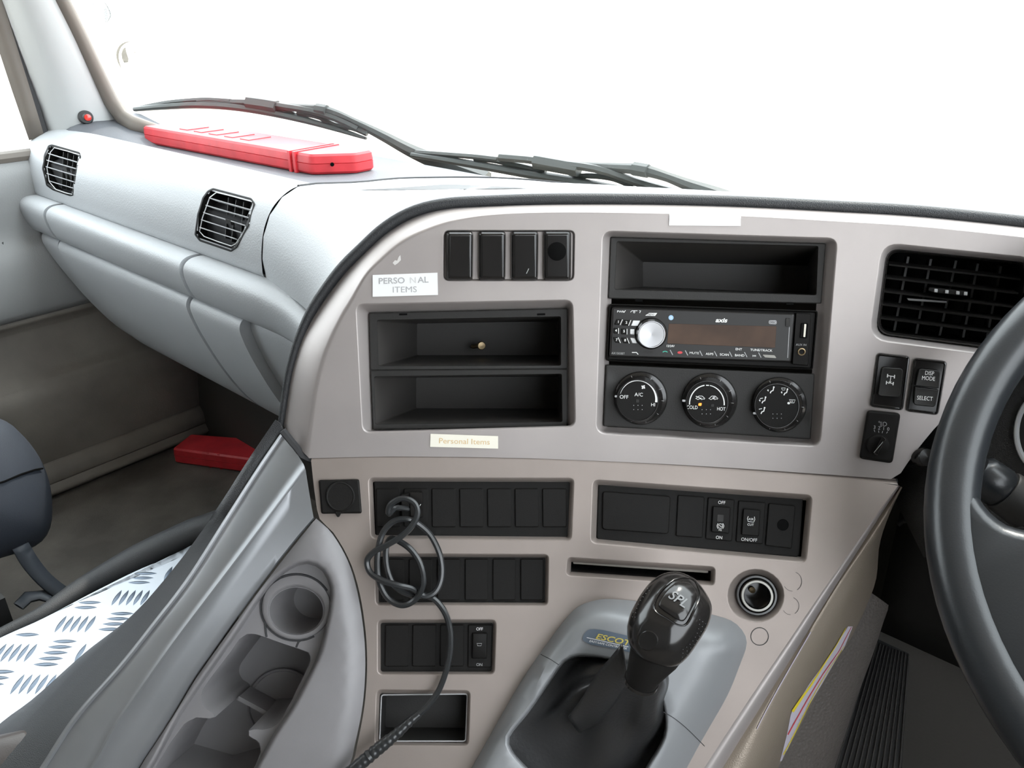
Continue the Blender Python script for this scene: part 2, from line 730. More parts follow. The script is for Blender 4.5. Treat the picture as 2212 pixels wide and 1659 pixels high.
# ------------------------------------------------------------------ the cab shell
def proj(q):
    r = q - CAM
    z = r.y * CP - r.z * SP
    return (CX + FPX * r.x / z, CY + FPX * (-r.y * SP - r.z * CP) / z)


def at_m(x, y, m):
    d = ray(x, y)
    return CAM + d * (m / d.dot(FW))


def at_l(x, y, l):
    d = ray(x, y)
    return CAM + d * (l / d.dot(LF))


def at_z(x, y, z):
    d = ray(x, y)
    return CAM + d * (z / d.z)


def slab(name, corners, t, mt, nrm, kind='structure', parent=None):
    """flat polygon with thickness t along nrm"""
    n = Vector(nrm).normalized()
    V = [Vector(c) for c in corners]
    k = len(V)
    V2 = V + [v + n * t for v in V]
    Fc = [tuple(range(k)), tuple(range(2 * k - 1, k - 1, -1))] + [(i, (i + 1) % k, k + (i + 1) % k, k + i) for i in range(k)]
    o = mk(name, V2, Fc, mt, parent, smooth=False)
    if kind and not parent:
        o['kind'] = kind
    return o


LW, RW = 1.66, -0.62       # inner faces of the two doors
ROOF = 0.72
FLOOR = -ZC
slab('floor', [T(-0.8, RW - .05, FLOOR), T(0.78, RW - .05, FLOOR), T(0.78, LW + .05, FLOOR), T(-0.8, LW + .05, FLOOR)], 0.04, M['carpet'], -UP)
slab('ceiling', [T(-0.8, RW - .05, ROOF), T(0.40, RW - .05, ROOF), T(0.40, LW + .05, ROOF), T(-0.8, LW + .05, ROOF)], 0.04, M['head'], UP)
slab('wall_back', [T(-0.8, RW, FLOOR), T(-0.8, LW, FLOOR), T(-0.8, LW, ROOF), T(-0.8, RW, ROOF)], 0.04, M['wall'], -FW)
slab('wall_front', [T(0.74, RW, FLOOR), T(0.74, LW, FLOOR), T(0.80, LW, -0.28), T(0.80, RW, -0.28)], 0.03, M['firewall'], FW)


gz = -1.25
gr_ = slab('ground', [Vector((-70, -70, gz)), Vector((70, -70, gz)), Vector((70, 70, gz)), Vector((-70, 70, gz))], 0.2, M['ground'], -UP)


def ws(l, z):
    """windscreen surface"""
    e = 0.63 - 0.52 * z
    c = 0.99 - 0.5 * (z + 0.26)
    u = (l - 0.53) / 1.07
    return T(e + (c - e) * (1 - u * u), l, z)


WZ0, WZ1 = -0.27, 0.50
nl, nz_ = 36, 10
V = [ws(-0.52 + 2.11 * i / nl, WZ0 + (WZ1 - WZ0) * j / nz_) for j in range(nz_ + 1) for i in range(nl + 1)]
Fc = [(j * (nl + 1) + i, j * (nl + 1) + i + 1, (j + 1) * (nl + 1) + i + 1, (j + 1) * (nl + 1) + i) for j in range(nz_) for i in range(nl)]
win1 = mk('window_1', V, Fc, M['glass'])
win1['kind'] = 'structure'
thick(win1, 0.005)
# header above the windscreen joining the roof
hd = [[ws(-0.56 + 2.18 * i / 24, WZ1 - 0.02) for i in range(25)], [ws(-0.56 + 2.18 * i / 24, WZ1 + 0.06) - FW * 0.03 for i in range(25)],
      [T(0.36, -0.56 + 2.18 * i / 24, ROOF) for i in range(25)]]
V, Fc = strip_g(hd)
o = mk('trim_1', V, Fc, M['head'])
o['kind'] = 'structure'
thick(o, 0.02)

# passenger-side windscreen pillar, traced edges on the door side and the glass side
pr = [at_l(252, 272, 1.600), at_l(222, 212, 1.597), at_l(185, 140, 1.593), at_l(114, 0, 1.588)]
pl = [at_l(107, 272, 1.656), at_l(88, 212, 1.653), at_l(63, 140, 1.650), at_l(17, 0, 1.644)]
dr, dl = (pr[-1] - pr[-2]).normalized(), (pl[-1] - pl[-2]).normalized()
pr = [pr[0] - (pr[1] - pr[0]) * 0.9] + pr + [pr[-1] + dr * 0.35, pr[-1] + dr * 0.72]
pl = [pl[0] - (pl[1] - pl[0]) * 0.9] + pl + [pl[-1] + dl * 0.33, pl[-1] + dl * 0.70]
pr, pl = curve(pr, 24), curve(pl, 24)
rows = []
for k in range(7):
    t = k / 6
    bul = math.sin(math.pi * t) * 0.018
    rows.append([Vector(a) * (1 - t) + Vector(b) * t - LF * bul - FW * bul * 0.6 for a, b in zip(pl, pr)])
V, Fc = strip_g(rows)
o = mk('trim_2', V, Fc, M['pillar'])
o['kind'] = 'structure'
thick(o, 0.012)
# the driver's pillar, mirrored about the middle of the cab
def mirror(v):
    l = v.dot(LF)
    return v - LF * (2 * (l - 0.52))
V2 = [mirror(v) for v in V]
o = mk('trim_3', V2, Fc, M['pillar'])
o['kind'] = 'structure'
thick(o, 0.012)
# rubber seal of the windscreen
sp_ = [Vector(v) for v in [at_l(132, 0, 1.583) + dr * 0.70, at_l(132, 0, 1.583) + dr * 0.3, at_l(132, 0, 1.583), at_l(171, 78, 1.585), at_l(205, 150, 1.585), at_l(236, 212, 1.583), at_l(258, 246, 1.575)]]
sp_ += [at_l(282, 266, 1.555), at_l(318, 280, 1.52)] + [ws(l, -0.30) for l in (1.40, 1.2, 0.9, 0.5, 0.1, -0.3, -0.5)]
o = tube('trim_4', [Vector(v) for v in curve([tuple(v) for v in sp_], 90)], 0.0185, M['seal'], flat=0.7)
o['kind'] = 'structure'

# passenger door: padded trim panel, window sill, seal and glass
dprof = [(1.70, -0.275), (1.655, -0.285), (1.64, -0.31), (1.635, -0.40), (1.605, -0.44), (1.598, -0.52), (1.625, -0.55), (1.64, -0.58), (1.635, -0.66), (1.605, -0.690), (1.598, -0.705), (1.602, -0.80), (1.605, -0.845), (1.585, -0.858), (1.583, -0.88), (1.565, -0.90)]
dp = catmull([(a, b) for a, b in dprof], 4)
rows = [[T(m, a, b) for (a, b) in dp] for m in [-0.55 + 1.32 * i / 12 for i in range(13)]]
ksp = 21
V, Fc = strip_g([r[:ksp + 1] for r in rows])
door1 = mk('door_1', V, Fc, M['door'], ang=60)
door1['kind'] = 'structure'
thick(door1, 0.02, 1.0)
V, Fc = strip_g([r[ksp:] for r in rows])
o = mk('lower_door_trim', V, Fc, M['brown_grey'], door1, ang=60)
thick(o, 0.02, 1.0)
mk('window_sill_seal', *tube_g([T(m, 1.648, -0.262) for m in (-0.5, 0, 0.4, 0.72)], 0.011, 8), M['seal'], door1)
mk('door_groove', *tube_g([at_l(-6, 465, 1.634), at_l(4, 500, 1.63), at_l(7, 545, 1.602)], 0.0025, 6), M['seam'], door1)
gq = [T(-0.52, 1.675, -0.27), T(0.66, 1.675, -0.27), T(0.42, 1.66, 0.45), T(-0.52, 1.66, 0.45)]
o = slab('window_2', gq, 0.004, M['glass'], LF)
sk = [[at_l(66, 300, 1.67), at_l(28, 190, 1.668), at_l(-6, 85, 1.666), at_l(-60, -80, 1.66)], [at_l(98, 290, 1.655), at_l(60, 165, 1.652), at_l(8, 0, 1.648), at_l(-30, -110, 1.645)]]
d0 = (sk[0][3] - sk[0][2]).normalized()
d1 = (sk[1][3] - sk[1][2]).normalized()
sk[0].append(sk[0][3] + d0 * 0.35)
sk[1].append(sk[1][3] + d1 * 0.35)
V, Fc = strip_g([curve(sk[0], 16), curve(sk[1], 16)])
o = mk('trim_5', [Vector(v) for v in V], Fc, M['seal'])
o['kind'] = 'structure'
thick(o, 0.012)
mk('rubber_lip', *tube_g([Vector(v) - LF * 0.006 for v in curve([a * 0.42 + b * 0.58 for a, b in zip(sk[0], sk[1])], 14)], 0.0035, 6), M['pillar'], o)
mk('rubber_lip', *tube_g([Vector(v) - LF * 0.004 for v in curve([a * 0.06 + b * 0.94 for a, b in zip(sk[0], sk[1])], 14)], 0.007, 6), M['seam'], o)
# rest of the passenger side behind and above the door glass
slab('wall_left', [T(-0.8, LW + .02, FLOOR), T(-0.50, LW + .02, FLOOR), T(-0.50, LW + .02, ROOF), T(-0.8, LW + .02, ROOF)], 0.04, M['wall'], LF)
slab('trim_6', [T(-0.5, LW + .01, 0.45), T(0.5, LW + .01, 0.45), T(0.40, LW + .01, ROOF), T(-0.5, LW + .01, ROOF)], 0.03, M['head'], LF)
# driver's door, its window let down
slab('door_2', [T(-0.5, RW, FLOOR), T(0.78, RW, FLOOR), T(0.78, RW, -0.45), T(-0.5, RW, -0.45)], 0.04, M['door'], -LF)
slab('wall_right', [T(-0.8, RW, FLOOR), T(-0.50, RW, FLOOR), T(-0.50, RW, ROOF), T(-0.8, RW, ROOF)], 0.04, M['wall'], -LF)
slab('trim_7', [T(-0.5, RW, 0.45), T(0.5, RW, 0.45), T(0.40, RW, ROOF), T(-0.5, RW, ROOF)], 0.03, M['head'], -LF)

# ------------------------------------------------------------------ passenger side of the dashboard
SEAM_L = 0.888


def dm(l):
    return -1.6 * max(0.0, 0.86 - l) ** 2


def sweep_g(prof, ls, useDm=False, dl0=0.0):
    return [[T(m + (dm(l) if useDm else 0), l, z) for m, z in prof] for l in ls]


VENT1 = [(104, 314), (112, 312), (172, 329), (175, 338), (159, 422), (152, 424), (114, 411), (100, 401), (91, 364), (95, 334)]
VENT2 = [(448, 412), (460, 406), (543, 428), (551, 440), (537, 488), (512, 535), (499, 544), (431, 521), (420, 507), (426, 463), (437, 427)]

dash = thing('passenger_dashboard', T(0.60, 1.26, -0.45), 'grey moulded passenger dashboard with two air vents along the front', 'dashboard')
face = catmull([(0.665, -0.2405), (0.640, -0.2270), (0.612, -0.2215), (0.587, -0.2265), (0.563, -0.242), (0.547, -0.265), (0.539, -0.29), (0.536, -0.312), (0.538, -0.329), (0.560, -0.333)], 5)
ls = [SEAM_L + 0.002 + (1.662 - SEAM_L) * i / 110 for i in range(111)]
rows = sweep_g(face, ls)
# the far left end of the pad rises a little and turns in
V, Fc = strip_g(rows)
VP_ = OnMesh(V, Fc, 1.1)
keep = []
for f in Fc:
    c = sum((V[i] for i in f), Vector()) / 4
    x, y = proj(c)
    if not (inside(inset_poly(VENT1, 3), x, y) or inside(inset_poly(VENT2, 4), x, y)):
        keep.append(f)
mk('front_panel', V, keep, M['grey'], dash, ang=60)
tray = [(0.661, -0.2390), (0.668, -0.2440), (0.70, -0.2445), (0.80, -0.2445), (0.90, -0.2460)]
tl = [0.50 + (1.655 - 0.50) * i / 30 for i in range(31)]
rows = [[T(min(m, ws(l, -0.25).dot(FW) - 0.004), l, z) for m, z in tray] for l in tl]
V, Fc = strip_g(rows)
mk('top_tray', V, Fc, M['tray'], dash, ang=60)
# raised left end of the tray against the pillar
V, Fc = strip_g([[T(0.60 + 0.15 * i / 8, 1.655, -0.232 + 0.026 * math.sin(min(1, i / 3) * math.pi / 2)) for i in range(9)],
                 [T(0.60 + 0.15 * i / 8, 1.60, -0.228 + 0.022 * math.sin(min(1, i / 3) * math.pi / 2)) for i in range(9)],
                 [T(0.61 + 0.15 * i / 8, 1.54, -0.232 + 0.010 * math.sin(min(1, i / 3) * math.pi / 2)) for i in range(9)],
                 [T(0.62 + 0.15 * i / 8, 1.46, -0.2445) for i in range(9)]])
mk('tray_end', V, Fc, M['tray'], dash, ang=60)
# the band below: end piece, long lid and the piece that runs round to the centre
band = catmull([(0.548, -0.3300), (0.532, -0.3275), (0.517, -0.3285), (0.507, -0.3345), (0.503, -0.345), (0.505, -0.362), (0.511, -0.380), (0.520, -0.391), (0.540, -0.396)], 5)


def l_at(x, y, m):
    return at_m(x, y, m).dot(LF)


lb1, lb2 = l_at(97, 470, 0.503), l_at(392, 590, 0.503)
G = 0.0055


def ends(rows):
    """cap both ends of a swept piece"""
    V, Fc = strip_g(rows)
    n = len(rows[0])
    Fc.append(tuple(range(n)))
    Fc.append(tuple(range(len(V) - n, len(V)))[::-1])
    return V, Fc


def frange(a, b, n):
    return [a + (b - a) * i / n for i in range(n + 1)]


for nm, a, b, n in (('band_end', 1.655, lb1 + G, 6), ('upper_lid', lb1 - G, lb2 + G, 16), ('band_corner', lb2 - G, 0.585, 40)):
    V, Fc = ends(sweep_g(band, frange(a, b, n), True))
    mk(nm, V, Fc, M['grey'], dash, ang=50)
# the glove compartment panels underneath
glove = catmull([(0.540, -0.394), (0.524, -0.3925), (0.515, -0.400), (0.514, -0.415), (0.524, -0.455), (0.548, -0.520), (0.580, -0.578), (0.625, -0.618), (0.70, -0.640)], 5)
lg1 = l_at(122, 535, 0.514)
lg2 = l_at(404, 650, 0.514)
lg3 = l_at(515, 692, 0.514)


def gdm(l):
    return -1.5 * max(0.0, 0.86 - l) ** 2


def gsweep(ls, inset=0.0, slope=0.0):
    rows = []
    for l in ls:
        rows.append([T(m + gdm(l) + inset, l + slope * (-0.394 - z), z + inset * 0.4) for m, z in glove])
    return rows


def piece(nm, la, lb, sa, sb, n, inset=0.0, mt='grey'):
    rows = []
    for i in range(n + 1):
        t = i / n
        rows.append([T(m + gdm(la + (lb - la) * t) + inset, (la + sa * (-0.394 - z)) * (1 - t) + (lb + sb * (-0.394 - z)) * t, z) for m, z in glove])
    V, Fc = ends(rows)
    return mk(nm, V, Fc, M[mt], dash, ang=50)


piece('lower_end_panel', 1.60, lg1 + G, -0.55, -0.42, 6, 0.004)
piece('glove_box_door', lg1 - G, lg2 + G, -0.42, -0.10, 16)
piece('lower_corner_panel', lg2 - G, lg3 + 0.001, -0.10, -0.10, 8)
piece('lower_side_panel', lg3 - 0.001, 0.58, -0.10, 0.0, 24, 0.016, 'grey')
# dark core behind the panel gaps
core = [(0.600, -0.25), (0.556, -0.27), (0.552, -0.325), (0.528, -0.345), (0.522, -0.37), (0.540, -0.41), (0.56, -0.47), (0.60, -0.55), (0.70, -0.60), (0.72, -0.27)]
V, Fc = ends(sweep_g(core, frange(1.60, SEAM_L - 0.1, 10), False))
Fc += [tuple(i * len(core) + k for k in (0,)) for i in ()]
mk('inner_core', V, Fc, M['seam'], dash)

# air vents of the passenger dashboard
vpl = Plane(T(0.5450, 1.1, -0.27), (-FW * math.cos(math.radians(12.5)) + UP * math.sin(math.radians(12.5))))


def vent_small(outer, inner, slats, posts, tab, label):
    vpl = VP_
    nv = VP_.n(sum(p[0] for p in outer) / len(outer), sum(p[1] for p in outer) / len(outer))
    c = vpl.p(sum(p[0] for p in outer) / len(outer), sum(p[1] for p in outer) / len(outer))
    t = thing('air_vent', c, label, 'air vent', 'air vents of the passenger dashboard')
    V1, F1 = plate_g(outer, 3, [(-0.8, -0.002), (0, 0.0012), (1.2, 0.0025), (3, 0.0022)], vpl, cap_end=False, n=3)
    N = len(outer) * 4
    r3 = [vpl.p(x, y, 0.0022) for x, y in rr(inset_poly(outer, 3), 1, 3)]
    r4 = [vpl.p(x, y, -0.004) for x, y in rr(inset_poly(outer, 6), 1, 3)]
    r5 = [v - nv * 0.030 for v in r4]
    V2, F2 = rings_mesh([r3, r4, r5], False, True)
    mk('housing', *merge((V1, F1), (V2, F2)), M['black'], t, ang=30)
    mk('grille_frame', *tube_g([vpl.p(x, y, 0.0005) for x, y in inner + inner[:1]], 0.0007, 6), M['slat'], t)
    for (a, b) in slats:
        pa, pb = vpl.p(*a, 0.0), vpl.p(*b, 0.0)
        c = (pa + pb) / 2 - nv * 0.006
        mk('slat', *box_g(c, (pb - pa) / 2, nv * 0.007 + UP * 0.0008, UP * 0.0007), M['slat'], t)
    for (a, b) in posts:
        pa, pb = vpl.p(*a, -0.016), vpl.p(*b, -0.016)
        mk('louvre', *box_g((pa + pb) / 2 - nv * 0.005, (pb - pa) / 2, LF * 0.0006, nv * 0.005), M['dimgrey'], t)
    mk('vane_tab', *box_g(vpl.p(*tab, -0.004), LF * 0.006, UP * 0.003, nv * 0.003), M['dimgrey'], t)


def sc7(p):
    return (60 + p[0] / 4.096, 280 + p[1] / 4.096)


vent_small(VENT1, [sc7(p) for p in [(235, 160), (350, 190), (465, 225), (440, 350), (408, 575), (330, 560), (250, 530), (190, 460), (170, 340), (200, 200)]],
           [(sc7(a), sc7(b)) for a, b in [((185, 215), (437, 290)), ((172, 275), (425, 348)), ((165, 332), (412, 405)), ((172, 392), (408, 465)), ((190, 457), (405, 522))]],
           [(sc7(a), sc7(b)) for a, b in [((315, 195), (300, 520)), ((355, 210), (340, 530)), ((405, 225), (375, 540))]], sc7((345, 350)),
           'left air vent with pale slats near the passenger door')
vent_small(VENT2, [sc7(p) for p in [(1670, 555), (1830, 595), (1995, 640), (1960, 830), (1840, 1010), (1800, 1030), (1680, 990), (1560, 945), (1520, 900), (1545, 780), (1610, 600)]],
           [(sc7(a), sc7(b)) for a, b in [((1610, 610), (1975, 715)), ((1580, 675), (1945, 780)), ((1558, 738), (1918, 850)), ((1540, 803), (1880, 912)), ((1525, 870), (1832, 968))]],
           [(sc7(a), sc7(b)) for a, b in [((1775, 600), (1745, 960)), ((1843, 620), (1800, 990)), ((1910, 640), (1885, 900)), ((1980, 670), (1930, 800))]], sc7((1790, 820)),
           'larger air vent with pale slats beside the curved seam')

# ------------------------------------------------------------------ centre cowl pad between seam and fascia
pairs = [((628, 800), (0.5385, SEAM_L, -0.332), 0), ((655, 712), (0.537, SEAM_L, -0.325), 0), ((676, 665), (0.537, SEAM_L, -0.300), 0), ((706, 618), (0.540, SEAM_L, -0.285), 0), ((750, 560), (0.547, SEAM_L, -0.265), 0),
         ((808, 503), (0.563, SEAM_L, -0.242), 0), ((872, 464), (0.587, SEAM_L, -0.2265), 0), ((960, 437), (0.615, SEAM_L, -0.2215), 0), ((1070, 430), (0.70, SEAM_L, -0.232), 0), ((1200, 427), (0.80, SEAM_L - .01, -0.240), 0),
         ((1400, 428), (0.92, 0.75, -0.245), 0), ((1650, 435), (0.955, 0.45, -0.245), 0), ((1900, 449), (0.93, 0.1, -0.245), 0), ((2280, 480), (0.80, -0.4, -0.245), 0)]
PA = curve([tuple(UPR.p(*a, -0.034)) for a, b, _ in pairs], 60)
PB = curve([tuple(T(*b)) for a, b, _ in pairs], 60)
rows = []
for a, b in zip(PA, PB):
    a, b = Vector(a), Vector(b)
    d = (a - b).length
    i = len(rows)
    c1 = b - LF * d * 0.30 - FW * d * 0.08
    c2 = a + FW * d * 0.30 + UP * 0.012 + LF * d * 0.10
    rows.append([b * (1 - t) ** 3 + c1 * 3 * t * (1 - t) ** 2 + c2 * 3 * t * t * (1 - t) + a * t ** 3 for t in [k / 14 for k in range(15)]])
cowl = thing('centre_cowl_pad', T(0.6, 0.55, -0.30), 'pale grey padded cowl curving from the dash seam to the black piping', 'dash pad')
V, Fc = strip_g(rows)
mk('pad_skin', V, Fc, M['grey'], cowl, ang=70)
PADS = OnMesh(V, Fc, 0.9)
V, Fc = tube_g([r[0] - FW * 0.001 for r in rows[5:24]], 0.0022, 6)
mk('seam_gap', V, Fc, M['seam'], cowl)
# dark slot of the demister outlet on top of the pad
dsl = [(762, 409), (830, 404), (900, 401), (960, 398), (1020, 400), (1090, 403), (1140, 406)]
dz = Plane(UPR.p(950, 428, -0.05) + UP * 0.016, UP)
lo_ = curve([(770, 410.5), (850, 410), (950, 409), (1050, 408), (1140, 406.5)], 25)
hi_ = curve([(770, 410), (850, 406), (920, 401), (965, 398), (1020, 400), (1080, 403), (1140, 406)], 25)
V, Fc = strip_g([[PADS.p(*p, 0.004) for p in lo_], [PADS.p(*p, 0.004) for p in hi_]])
mk('demister_slot', V, Fc, M['dimgrey'], cowl)

# ------------------------------------------------------------------ upper fascia
SIL = [(613, 921), (627, 822), (640, 765), (656, 722), (686, 672), (712, 634), (745, 590), (784, 549), (838, 501), (900, 467), (965, 450), (1060, 444), (1200, 440), (1400, 440), (1600, 445), (1800, 455), (2000, 467), (2290, 497)]
CRE = [(668, 990), (683, 870), (695, 810), (713, 750), (740, 690), (762, 652), (790, 600), (822, 566), (871, 525), (930, 497), (985, 479), (1070, 466), (1200, 461), (1400, 463), (1600, 469), (1800, 480), (2000, 493), (2290, 523)]
NB = 110
sil, cre = curve(SIL, NB), curve(CRE, NB)
low_edge = [(2290, 770), (2150, 820), (2030, 912), (1985, 966), (1956, 1006), (1937, 1036), (1800, 1026), (1600, 1012), (1450, 1003), (1300, 996), (1150, 990), (1000, 987), (850, 986), (740, 988), (668, 990)]
low_s = resample(low_edge, 60)
outer = cre + low_s[:-1]


def quad_hole(Q, r, prof, n=5):
    return rr(Q, r, n), (Q, r, prof, n)


H = {}
H['quad'] = ([(957, 496), (1243, 496), (1241, 608), (956, 608)], 14, [(0, 0), (1.5, -0.0006), (3, -0.002), (4.5, -0.006), (5, -0.011)])
H['bins'] = ([(767, 655), (1239, 646), (1245, 924), (782, 937)], 20, [(0, 0), (2, -0.0006), (5, -0.002), ([(793, 673), (1228, 663), (1230, 925), (802, 931)], 4, -0.014), ([(799, 678), (1222, 668), (1222, 920), (807, 925)], 4, -0.018)])
H['stack'] = ([(1300, 497), (1811, 513), (1773, 968), (1286, 938)], 24, [(0, 0), (2, -0.0006), (5, -0.002), ([(1318, 510), (1787, 525), (1757, 957), (1301, 931)], 5, -0.014), ([(1326, 517), (1772, 531), (1745, 945), (1310, 922)], 4, -0.018)])
H['vent'] = ([(1904, 522), (2246, 557), (2212, 778), (1876, 735)], 42, [(0, 0), (2, -0.0006), (5, -0.002), (14, -0.010), (15, -0.03)])
H['sw1'] = ([(1894, 761), (1967, 769), (1951, 888), (1878, 879)], 10, [(0, 0), (1.5, -0.001), (2, -0.006)])
H['sw2'] = ([(1973, 772), (2047, 780), (2027, 898), (1955, 889)], 10, [(0, 0), (1.5, -0.001), (2, -0.006)])
H['sw3'] = ([(1873, 885), (1946, 892), (1928, 1002), (1855, 991)], 10, [(0, 0), (1.5, -0.001), (2, -0.006)])


def panel(name, outer, holes, surf, mt, parent, step=42, fn=None, extra=()):
    hp = [rr(q, r, 5, sub_of(q) if max(p[0] for p in q) - min(p[0] for p in q) > 60 else None) for q, r, _ in holes]
    parts = [sheet_g(outer, hp, surf, step, 0.0, fn)]
    for q, r, prof in holes:
        parts.append(plate_g(q, r, prof, surf, cap_end=False, n=5))
    parts += list(extra)
    V, Fc = weld(*merge(*parts), 2e-5)
    o = mk(name, V, Fc, mt, parent, ang=180)
    import bmesh
    bm = bmesh.new()
    bm.from_mesh(o.data)
    bmesh.ops.recalc_face_normals(bm, faces=bm.faces)
    if sum(f.normal.dot(CAM - WLOC[o] - f.calc_center_median()) * f.calc_area() for f in bm.faces) < 0:
        bmesh.ops.reverse_faces(bm, faces=bm.faces)
    bm.to_mesh(o.data)
    bm.free()
    fix_normals(o, parts[0][0], surf.nq)
    return OnMesh(V, Fc, 0.73)


fas = thing('dash_fascia', UPR.p(1300, 1000), 'curved satin silver upper dash fascia holding radio, pockets and vent', 'fascia')
offs = [-0.034, -0.030, -0.022, -0.012, -0.004, 0.0]
flank = []
for a, c in zip(sil, cre):
    pa, pc = Vector(UPR.p(*a, -0.034)), Vector(UPR.p(*c, 0.0))
    mid = pa * 0.38 + pc * 0.62 + (UPR.n(*c)) * 0.006 + (pa - pc).normalized() * 0.002
    flank.append([pa * (1 - t) ** 2 + mid * 2 * t * (1 - t) + pc * t * t for t in (0, .2, .4, .6, .8, 1)])
fl = strip_g(flank)
# bottom lip of the fascia turning in at the seam
lipc = [UPR.p(x, y) for x, y in low_s[:-1]] + [UPR.p(*cre[0])]
bl = strip_g([lipc, [v + Vector((0, 0.012, -0.001)) for v in lipc]])
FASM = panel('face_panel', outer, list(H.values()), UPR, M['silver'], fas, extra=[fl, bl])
plate('switch_bed', [(961, 500), (1239, 500), (1237, 604), (960, 604)], 10, [(0, -0.008), (0.5, -0.0052), (1, -0.0050)], UPR, M['silver'], fas)
pip = curve([(606, 921), (620, 826), (633, 770), (649, 722), (674, 668), (705, 622), (738, 580), (777, 541), (832, 491), (892, 457), (962, 440), (1060, 434), (1200, 430), (1400, 431), (1600, 436), (1800, 446), (2000, 458), (2290, 488)], 110)
rad = [0.0030 + 0.0024 * min(1, i / 22) for i in range(110)]
piping = mk('edge_piping', *tube_g([UPR.p(x, y, -0.034) for x, y in pip], rad, 10), M['vinyl'], None)
tag(piping, 'black grained vinyl piping along the rim of the silver fascia', 'piping')
# dark inside behind the fascia openings
V, Fc = sheet_g(outer, [rr(H[k][0], 10, 3) for k in ('bins', 'stack', 'vent')], UPR, 60, -0.045)
mk('backing', V, Fc, M['deep'], fas)

# ------------------------------------------------------------------ lower console panel
lowtop = [(672, 996), (740, 993), (850, 991), (1000, 992), (1150, 995), (1300, 1001), (1450, 1009), (1600, 1019), (1800, 1034), (1940, 1047)]
R1 = [(1940, 1049), (1893, 1112), (1844, 1182), (1780, 1272), (1700, 1390), (1620, 1508), (1520, 1661), (1440, 1790)]
leftcut = [(640, 1790), (700, 1740), (757, 1659), (772, 1607), (787, 1526), (793, 1445), (790, 1367), (777, 1282), (755, 1211), (719, 1149), (690, 1120), (679, 1060)]
top_s, r1_s = curve(lowtop, 40), curve(R1, 40)
left_s = curve(leftcut, 40)
outer = top_s[:-1] + r1_s[:-1] + left_s
HL = {}
HL['row1'] = ([(794, 1030), (1242, 1031), (1236, 1170), (800, 1166)], 14, [(0, 0), (2, -0.0008), (5, -0.002), (11, -0.010)])
HL['rowr'] = ([(1279, 1034), (1757, 1068), (1743, 1218), (1274, 1175)], 16, [(0, 0), (2, -0.0008), (5, -0.002), (14, -0.012)])
HL['row2'] = ([(808, 1194), (1187, 1196), (1185, 1310), (810, 1309)], 12, [(0, 0), (2, -0.0008), (4, -0.002), (9, -0.010)])
HL['row3'] = ([(814, 1337), (1074, 1337), (1070, 1459), (814, 1459)], 14, [(0, 0), (2, -0.0008), (4, -0.002), (9, -0.010)])
HL['cubby'] = ([(812, 1488), (1018, 1490), (1014, 1613), (808, 1611)], 14, [(0, 0), (2, -0.0008), (4, -0.002), (10, -0.010)])
HL['slot'] = ([(1224, 1202), (1547, 1223), (1545, 1267), (1221, 1245)], 12, [(0, 0), (2, -0.0008), (4, -0.002), (11, -0.010)])
HL['sock'] = ([(690, 1039), (774, 1037), (779, 1108), (695, 1108)], 6, [(0, 0), (1, -0.001), (1.5, -0.006)])
lc = LOW.p(1634, 1284)
LR = px2m(LOW, 1634, 1284, 1)
hole_l = ell(1632, 1287, 63, 59, 28)

con = thing('lower_console', LOW.p(1200, 1650), 'satin silver lower console panel with switch rows and a cable hanging over it', 'console')
hp = list(HL.values())
# round dish of the lighter socket
dish = rings_mesh([[LOW.p(x, y, 0) for x, y in hole_l], [LOW.p(x, y, -0.0015) for x, y in ell(1632.5, 1286.5, 60, 56, 28)], [LOW.p(x, y, -0.010) for x, y in ell(1634, 1285, 45, 43, 28)], [LOW.p(x, y, -0.016) for x, y in ell(1634, 1285, 43, 41, 28)]], False, False)
hps = [rr(q, r, 5, sub_of(q) if max(p[0] for p in q) - min(p[0] for p in q) > 60 else None) for q, r, _ in hp] + [hole_l]
parts = [sheet_g(outer, hps, LOW, 42)]
for q, r, prof in hp:
    parts.append(plate_g(q, r, prof, LOW, cap_end=False, n=5))
parts.append(dish)
tc = [LOW.p(*p) for p in top_s]
parts.append(strip_g([tc, [v + Vector((0, 0.006, 0.002)) for v in tc], [v + Vector((0, 0.02, -0.002)) for v in tc]]))
lcv = [LOW.p(*p) for p in left_s]
parts.append(strip_g([lcv, [v + Vector((0, 0.02, -0.015)) for v in lcv]]))
V, Fc = weld(*merge(*parts), 2e-5)
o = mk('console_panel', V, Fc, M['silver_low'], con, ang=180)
import bmesh
bm = bmesh.new()
bm.from_mesh(o.data)
bmesh.ops.recalc_face_normals(bm, faces=bm.faces)
if sum(f.normal.dot(CAM - WLOC[o] - f.calc_center_median()) * f.calc_area() for f in bm.faces) < 0:
    bmesh.ops.reverse_faces(bm, faces=bm.faces)
bm.to_mesh(o.data)
bm.free()
fix_normals(o, parts[0][0], LOW.nq)
V, Fc = sheet_g(outer, [hole_l] + [rr(HL[k][0], 8, 3) for k in ('cubby',)], LOW, 70, -0.05)
mk('backing', V, Fc, M['deep'], con)
# dark joint between the two silver panels
sj = [(610, 930), (640, 966), (668, 993), (740, 991), (850, 989), (1000, 990), (1150, 993), (1300, 999), (1450, 1006), (1600, 1016), (1800, 1031), (1938, 1042)]
V, Fc = tube_g([UPR.p(x, y, -0.0065) for x, y in curve(sj, 60)], 0.0035, 6)
mk('joint_strip', V, Fc, M['seam'], con)
